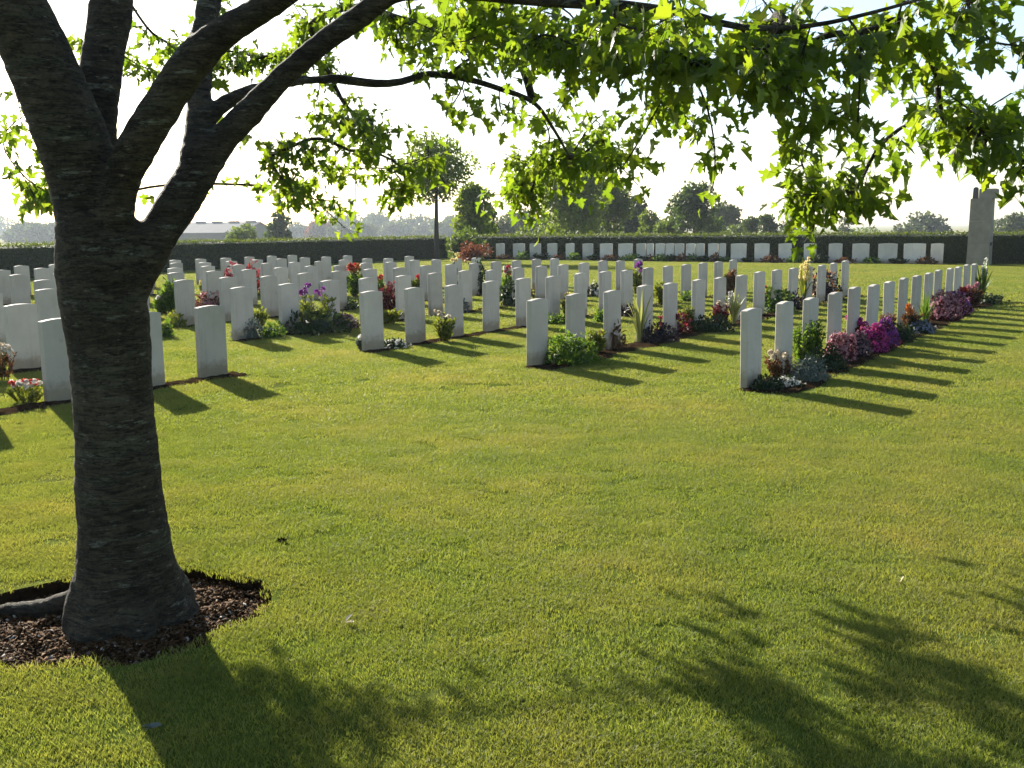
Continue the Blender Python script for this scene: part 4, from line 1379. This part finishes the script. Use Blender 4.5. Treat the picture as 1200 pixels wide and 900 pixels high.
A1 = "the right-hand row"
PL = [
 # right-hand row
 ("cushion_plant", "dark low cushion at the foot of the nearest headstone of the right-hand row", 898, 457, 40, 17, "mound", "p_dark"),
 ("white_edging_flower", "small patch of white edging flowers beside the dark cushion at the nearest headstone", 920, 453, 34, 11, "mound", "p_dark", "f_white", 0.9),
 ("sedum", "brown sedum with round cream heads between the first two headstones on the right", 915, 444, 42, 30, "bush", "p_rust", "f_cream", 1.3),
 ("silver_shrub", "small silvery grey shrub at the front edge of the right-hand bed", 948, 447, 42, 30, "mound", "p_silver"),
 ("leafy_bush", "bright green upright leafy bush in front of the third headstone on the right", 946, 430, 50, 62, "bush", "p_green", None, 0.5, "plant", 0.05, None, 1.9),
 ("cushion_plant", "dark green rounded mound right of the bright upright bush", 968, 434, 48, 30, "mound", "p_dark"),
 ("pink_heather", "pale pink flowering mound in front of the fourth headstone on the right", 986, 424, 32, 34, "mound", "p_burg", "f_pink", 1.0),
 ("mauve_heather", "dull mauve mound between the pale pink and the magenta flowers", 1005, 418, 28, 28, "mound", "p_plum", "f_mauve", 0.8),
 ("crimson_flower", "crimson pink flowers close against the fifth headstone on the right", 1002, 407, 30, 34, "bush", "p_burg", "f_magenta", 1.3),
 ("magenta_flower", "brightest magenta flower mound in the right-hand bed", 1022, 414, 34, 32, "mound", "p_burg", "f_magenta", 1.2),
 ("purple_flower", "deep purple flower mound right of the magenta one", 1036, 408, 28, 32, "mound", "p_burg", "f_purple", 1.1),
 ("red_leaf_plant", "small red-leaved plant against the seventh headstone on the right", 1038, 396, 22, 30, "bush", "p_rust"),
 ("cushion_plant", "dark green low plant past the purple flowers of the right-hand bed", 1056, 401, 34, 22, "mound", "p_dark"),
 ("rust_shrub", "rust-coloured small shrub in front of the eighth headstone on the right", 1066, 390, 18, 30, "bush", "p_rust", "f_orange", 0.4),
 ("blue_edging_flower", "low pale blue flowers on the edge of the right-hand bed", 1080, 391, 26, 14, "mound", "p_dark", "f_blue", 0.7),
 ("sword_leaf_clump", "green sword-leaved clump halfway along the right-hand row", 1084, 383, 40, 40, "strap", "p_green"),
 ("pink_flower_mound", "large pale pink flower mound in the far half of the right-hand bed", 1106, 376, 36, 32, "mound", "p_burg", "f_pink", 1.1),
 ("mauve_flower_mound", "purple-pink flower mound right of the large pale pink one", 1120, 370, 28, 28, "mound", "p_burg", ["f_purple", "f_pink"], 1.1),
 ("crimson_flower", "dark crimson flowers near the far end of the right-hand bed", 1127, 360, 26, 22, "bush", "p_burg", "f_red", 0.3),
 ("rust_shrub", "dark rusty shrub at the far end of the right-hand bed", 1139, 359, 20, 24, "bush", "p_rust", "f_pink", 0.4),
 ("sword_leaf_clump", "tall green sword-leaved clump ending the right-hand row", 1150, 353, 40, 44, "strap", "p_green", "f_white", 0.3),
 ("cushion_plant", "dark spreading plant at the very end of the right-hand bed", 1160, 356, 30, 12, "mound", "p_dark"),
 # second row
 ("parsley_like_bush", "bright green feathery bush beside the nearest headstone of the second row", 668, 426, 64, 38, "mound", "p_green", None, 0.5, "plant", 0.04, None, 1.4),
 ("pale_weed", "yellowish green loose plant right of the bright feathery bush", 700, 414, 26, 32, "bush", "p_lime"),
 ("rust_plant", "orange-brown leafy plant in front of the third headstone of the second row", 716, 409, 34, 30, "mound", "p_rust", None, 0.5, "plant", 0.06),
 ("variegated_yucca", "cream-striped sword-leaved yucca in the second row", 750, 402, 46, 62, "strap", "p_vari", None, 0.5, "plant", 0.040, None, 0.65),
 ("dark_cushion", "dark brown smooth rounded cushion right of the striped yucca", 774, 402, 42, 24, "mound", "p_plum"),
 ("burgundy_plant", "burgundy-leaved plant behind the dark brown cushion", 789, 391, 34, 28, "mound", "p_burg", None, 0.5, "plant", 0.06),
 ("pale_weed", "yellow-green small plant right of the burgundy leaves", 803, 388, 20, 34, "bush", "p_lime"),
 ("clipped_cushion", "long dark green clipped cushion in the middle of the second row", 832, 389, 52, 19, "mound", "p_dark"),
 ("red_leaf_plant", "thin red-leaved plant at the seventh headstone of the second row", 845, 384, 16, 28, "bush", "p_burg", "f_cream", 0.3),
 ("variegated_plant", "cream and yellow striped leafy plant past the clipped cushion", 860, 380, 38, 38, "strap", "p_vari", "f_white", 0.3, "plant", 0.03, None, 1.1),
 ("fern_bush", "fresh green ferny bush between the ninth and tenth headstones of the second row", 908, 366, 40, 32, "mound", "p_green", None, 0.5, "plant", 0.04),
 ("red_spike_plant", "small red spiky plant left of the green ferny bush", 893, 365, 12, 32, "bush", "p_burg", "f_red", 0.3),
 ("dark_leaf_plant", "dark brownish small plant right of the green ferny bush", 932, 364, 20, 22, "mound", "p_plum"),
 ("yellow_spire_flower", "pale yellow flower spires near the far end of the second row", 941, 358, 34, 50, "strap", "p_lime", "f_yellow", 0.9),
 ("mixed_dark_shrub", "dark mixed shrub with cream flecks at the far end of the second row", 966, 352, 36, 34, "mound", "p_plum", ["f_cream", "f_orange"], 0.25),
 ("rust_plant", "brown dry plant at the foot of the last headstones of the third row", 857, 350, 16, 36, "bush", "p_rust"),
 # third row
 ("white_flower", "tiny white flowers at the left foot of the front headstone of the third row", 425, 411, 12, 15, "bush", "p_silver", "f_white", 0.5),
 ("white_low_flower", "low white-flowered plant between the first two headstones of the third row", 462, 408, 30, 10, "mound", "p_dark", "f_white", 0.4),
 ("yellow_rose_bush", "small yellow and dark leafed bush in front of the third headstone of the third row", 522, 401, 26, 34, "bush", "p_lime", "f_cream", 0.5),
 ("green_tuft", "low green tuft by the sixth headstone of the third row", 651, 380, 26, 12, "mound", "p_green"),
 ("yellow_plant", "yellowish narrow plant right of the sixth headstone of the third row", 668, 377, 14, 30, "bush", "p_lime", "f_yellow", 0.3),
 ("green_tuft", "small rounded green tuft by the eighth headstone of the third row", 704, 378, 16, 16, "mound", "p_green"),
 ("dark_leaf_plant", "dark brown low plant at the ninth headstone of the third row", 737, 372, 20, 16, "mound", "p_plum"),
 ("yellow_plant", "bright yellow-green plant between the tenth and eleventh headstones of the third row", 776, 358, 18, 30, "bush", "p_lime"),
 ("white_grey_flower", "whitish flowers over a dark plant seen between headstones of the fourth row", 697, 347, 18, 14, "mound", "p_dark", "f_white", 0.5),
 ("purple_spike_flower", "dark purple flower spikes over yellow-green leaves in the middle of the rows", 747, 345, 16, 34, "bush", "p_lime", "f_purple", 0.6),
 ("dark_green_tuft", "dark green tuft by the twelfth headstone of the third row", 804, 354, 14, 12, "mound", "p_green"),
 # fourth row and behind
 ("iris_bush", "big dark green bush topped with purple flowers in the fourth row", 368, 391, 74, 27, "mound", "p_dark", None, 0.5, "plant", 0.06),
 ("purple_iris", "purple flower head with yellow-green leaves rising out of the big dark bush", 370, 388, 46, 52, "bush", "p_lime", "f_purple", 0.9),
 ("mauve_low_plant", "dull mauve low plant right of the bush with purple flowers", 405, 385, 26, 16, "mound", "p_plum", "f_mauve", 0.5),
 ("silver_plant", "silvery green spreading plant at the first headstone of the fourth row", 292, 397, 36, 24, "mound", "p_silver", None, 0.5, "plant", 0.05),
 ("round_green_plant", "round green plant between the first two headstones of the fourth row", 319, 396, 32, 17, "mound", "p_green"),
 ("red_rose", "red rose above its leaves behind the second gap of the third row", 444, 352, 16, 26, "bush", "p_green", "f_red", 0.5),
 ("burgundy_shrub", "upright burgundy shrub behind the first two headstones of the third row", 456, 374, 24, 46, "bush", "p_burg"),
 ("mauve_shrub", "dull mauve shrub right of the upright burgundy shrub", 470, 374, 16, 24, "mound", "p_plum", "f_mauve", 0.7),
 ("lime_plant", "low lime green plant under the upright burgundy shrub", 456, 380, 30, 18, "bush", "p_lime"),
 ("dark_red_flower", "dark red flowers showing over the second headstone of the third row", 492, 345, 18, 22, "bush", "p_lime", "f_red", 0.4),
 ("mixed_flower", "orange, red and yellow mixed flowers left of the front headstone of the third row", 415, 348, 20, 36, "bush", "p_green", ["f_orange", "f_red", "f_yellow"], 0.5),
 ("dark_edging_plant", "dark green low plant under the mixed orange flowers", 405, 362, 38, 12, "mound", "p_dark"),
 ("silver_plant", "low silver-green plant right of the third headstone of the third row", 536, 366, 26, 18, "mound", "p_silver"),
 ("lime_plant", "flat lime green plant behind the low silver-green plant", 536, 352, 22, 9, "mound", "p_lime"),
 ("pot_flower", "dark green plant between the fourth and fifth headstones of the third row", 595, 359, 20, 30, "mound", "p_dark", None, 0.5, "plant", 0.05),
 ("tulip_clump", "red and white flowers above green leaves behind the fourth headstone of the third row", 596, 352, 18, 36, "bush", "p_green", ["f_red", "f_white"], 0.4),
 ("brown_twig_plant", "thin brown twiggy plant left of the sixth headstone of the third row", 629, 352, 16, 18, "bush", "p_rust", None, 0.5, "plant", 0.03, None, 0.4),
 ("yellow_flower", "single yellow flower head on a tall stem in the fifth row", 534, 345, 10, 44, "bush", "p_lime", "f_yellow", 0.35, "plant", 0.04, None, 0.4),
 ("columnar_shrub", "dark green columnar shrub under the bronze-leaved shrub", 562, 346, 18, 44, "mound", "p_dark"),
 ("red_leaf_bush", "red-leaved bush above the headstones left of the purple flowers", 286, 345, 46, 36, "mound", "p_burg", "f_red", 0.25, "plant", 0.06),
 ("pink_brown_plant", "pinkish brown mound left of the red-leaved bush", 247, 362, 30, 22, "mound", "p_rust", "f_pink", 0.5),
 ("yellow_flower", "yellow flowers behind the pinkish brown mound", 243, 346, 16, 14, "bush", "p_lime", "f_yellow", 0.6),
 ("leafy_bush", "fresh green leafy bush just right of the big trunk", 203, 368, 30, 46, "bush", "p_green", None, 0.5, "plant", 0.06, None, 1.3),
 ("white_flower", "white flowers beside the trunk at the foot of the fresh green bush", 190, 368, 16, 20, "bush", "p_green", "f_white", 0.7),
 ("lime_plant", "low lime plant under the fresh green bush beside the trunk", 206, 384, 22, 20, "mound", "p_lime"),
 ("lime_plant", "small lime plant right of the first headstone of the fourth row", 304, 384, 16, 22, "bush", "p_lime"),
 ("green_tuft", "soft green tuft behind the stone just right of the trunk", 196, 396, 16, 20, "mound", "p_green"),
 ("white_flower_group", "white and red flowers in front of the headstone left of the trunk", 32, 473, 44, 26, "bush", "p_lime", ["f_white", "f_white", "f_red"], 0.9, "plant", 0.05),
 ("white_flower_group", "white and rusty flowers cut by the left edge of the picture", 2, 447, 32, 42, "bush", "p_rust", ["f_white", "f_cream"], 1.0, "plant", 0.05),
 ("dark_leaf_plant", "dark purple plant between two headstones left of the trunk", 55, 368, 18, 14, "mound", "p_plum"),
]
for q in PL:
    plant(*q)
# low planting along the rear row
kinds = [("p_dark", None), ("p_green", None), ("p_green", None), ("p_lime", None), ("p_dark", "f_cream"), ("p_rust", None), ("p_green", "f_yellow"), ("p_silver", None)]
for i in range(len(rear_pts) - 1):
    n = (rear_pts[i][0] + rear_pts[i][1] + rear_pts[i + 1][0] - rear_pts[i + 1][1]) / 2
    p = un(U_REAR - 0.28 - 0.15 * random.random(), n)
    k = kinds[(i * 5 + i // 3) % len(kinds)]
    hp = random.uniform(5, 10)
    plant("border_shrub", f"low shrub just right of the {ORD[i]} headstone from the left along the rear hedge", 0, 0, random.uniform(13, 24), hp, "mound" if i % 3 else "bush", k[0], k[1], 0.3,
          "shrub", 0.035, "low shrubs along the rear row", 1.0, p)

# ------------------------------------------------------------------ small things lying on the lawn
def litter(name, label, px, py, L, mat, n, seed):
    r_ = np.random.default_rng(seed)
    p = gp(px, py)
    root = empty(name, (p.x, p.y, 0.0))
    tag(root, label, "leaf" if "leaf" in name else "clod")
    D = np.column_stack([r_.normal(0, 1, n), r_.normal(0, 0.5, n), r_.normal(0.1, 0.15, n)])
    P = r_.normal(0, L * 0.12, (n, 3)) * np.array([1, 1, 0.05]) + np.array([0, 0, 0.010])
    me = cards_mesh("blade", P, D, np.tile([0, 0, 1.0], (n, 1)) + r_.normal(0, 0.3, (n, 3)), L * (0.7 + 0.5 * r_.random(n)), 0.5, fold=0.4, curl=-0.2)
    obj("blade", me, M[mat], root)
litter("fallen_leaf", "pale curled fallen leaf on the grass right of the tree pit", 405, 733, 0.06, "f_cream", 2, 1)
litter("fallen_leaf", "small whitish fallen leaf on the right of the open lawn", 1056, 685, 0.04, "f_cream", 2, 2)
litter("fallen_leaf", "withered leaf lying in the trunk's shadow at the bottom left", 175, 857, 0.055, "p_silver", 2, 3)
litter("soil_clod", "little dark scuff of soil on the grass above the tree pit", 330, 636, 0.03, "soil", 16, 4)

# ------------------------------------------------------------------ haze
def haze():
    v = [(x, y, z) for x in (-1500, 1500) for y in (-80, 1500) for z in (-5.0, 24.0)]
    f = [(0, 1, 3, 2), (4, 6, 7, 5), (0, 4, 5, 1), (2, 3, 7, 6), (0, 2, 6, 4), (1, 5, 7, 3)]
    ma, nt, out = nodes("summer haze")
    pv = N_(nt, "ShaderNodeVolumePrincipled")
    pv.inputs["Color"].default_value = (0.78, 0.89, 1.0, 1)
    pv.inputs["Density"].default_value = 0.00026
    pv.inputs["Anisotropy"].default_value = 0.3
    nt.links.new(pv.outputs[0], out.inputs["Volume"])
    tag(obj("haze", mk_mesh("haze", v, f), ma), "pale summer haze over the cemetery and fields", "haze", kind="stuff")
haze()
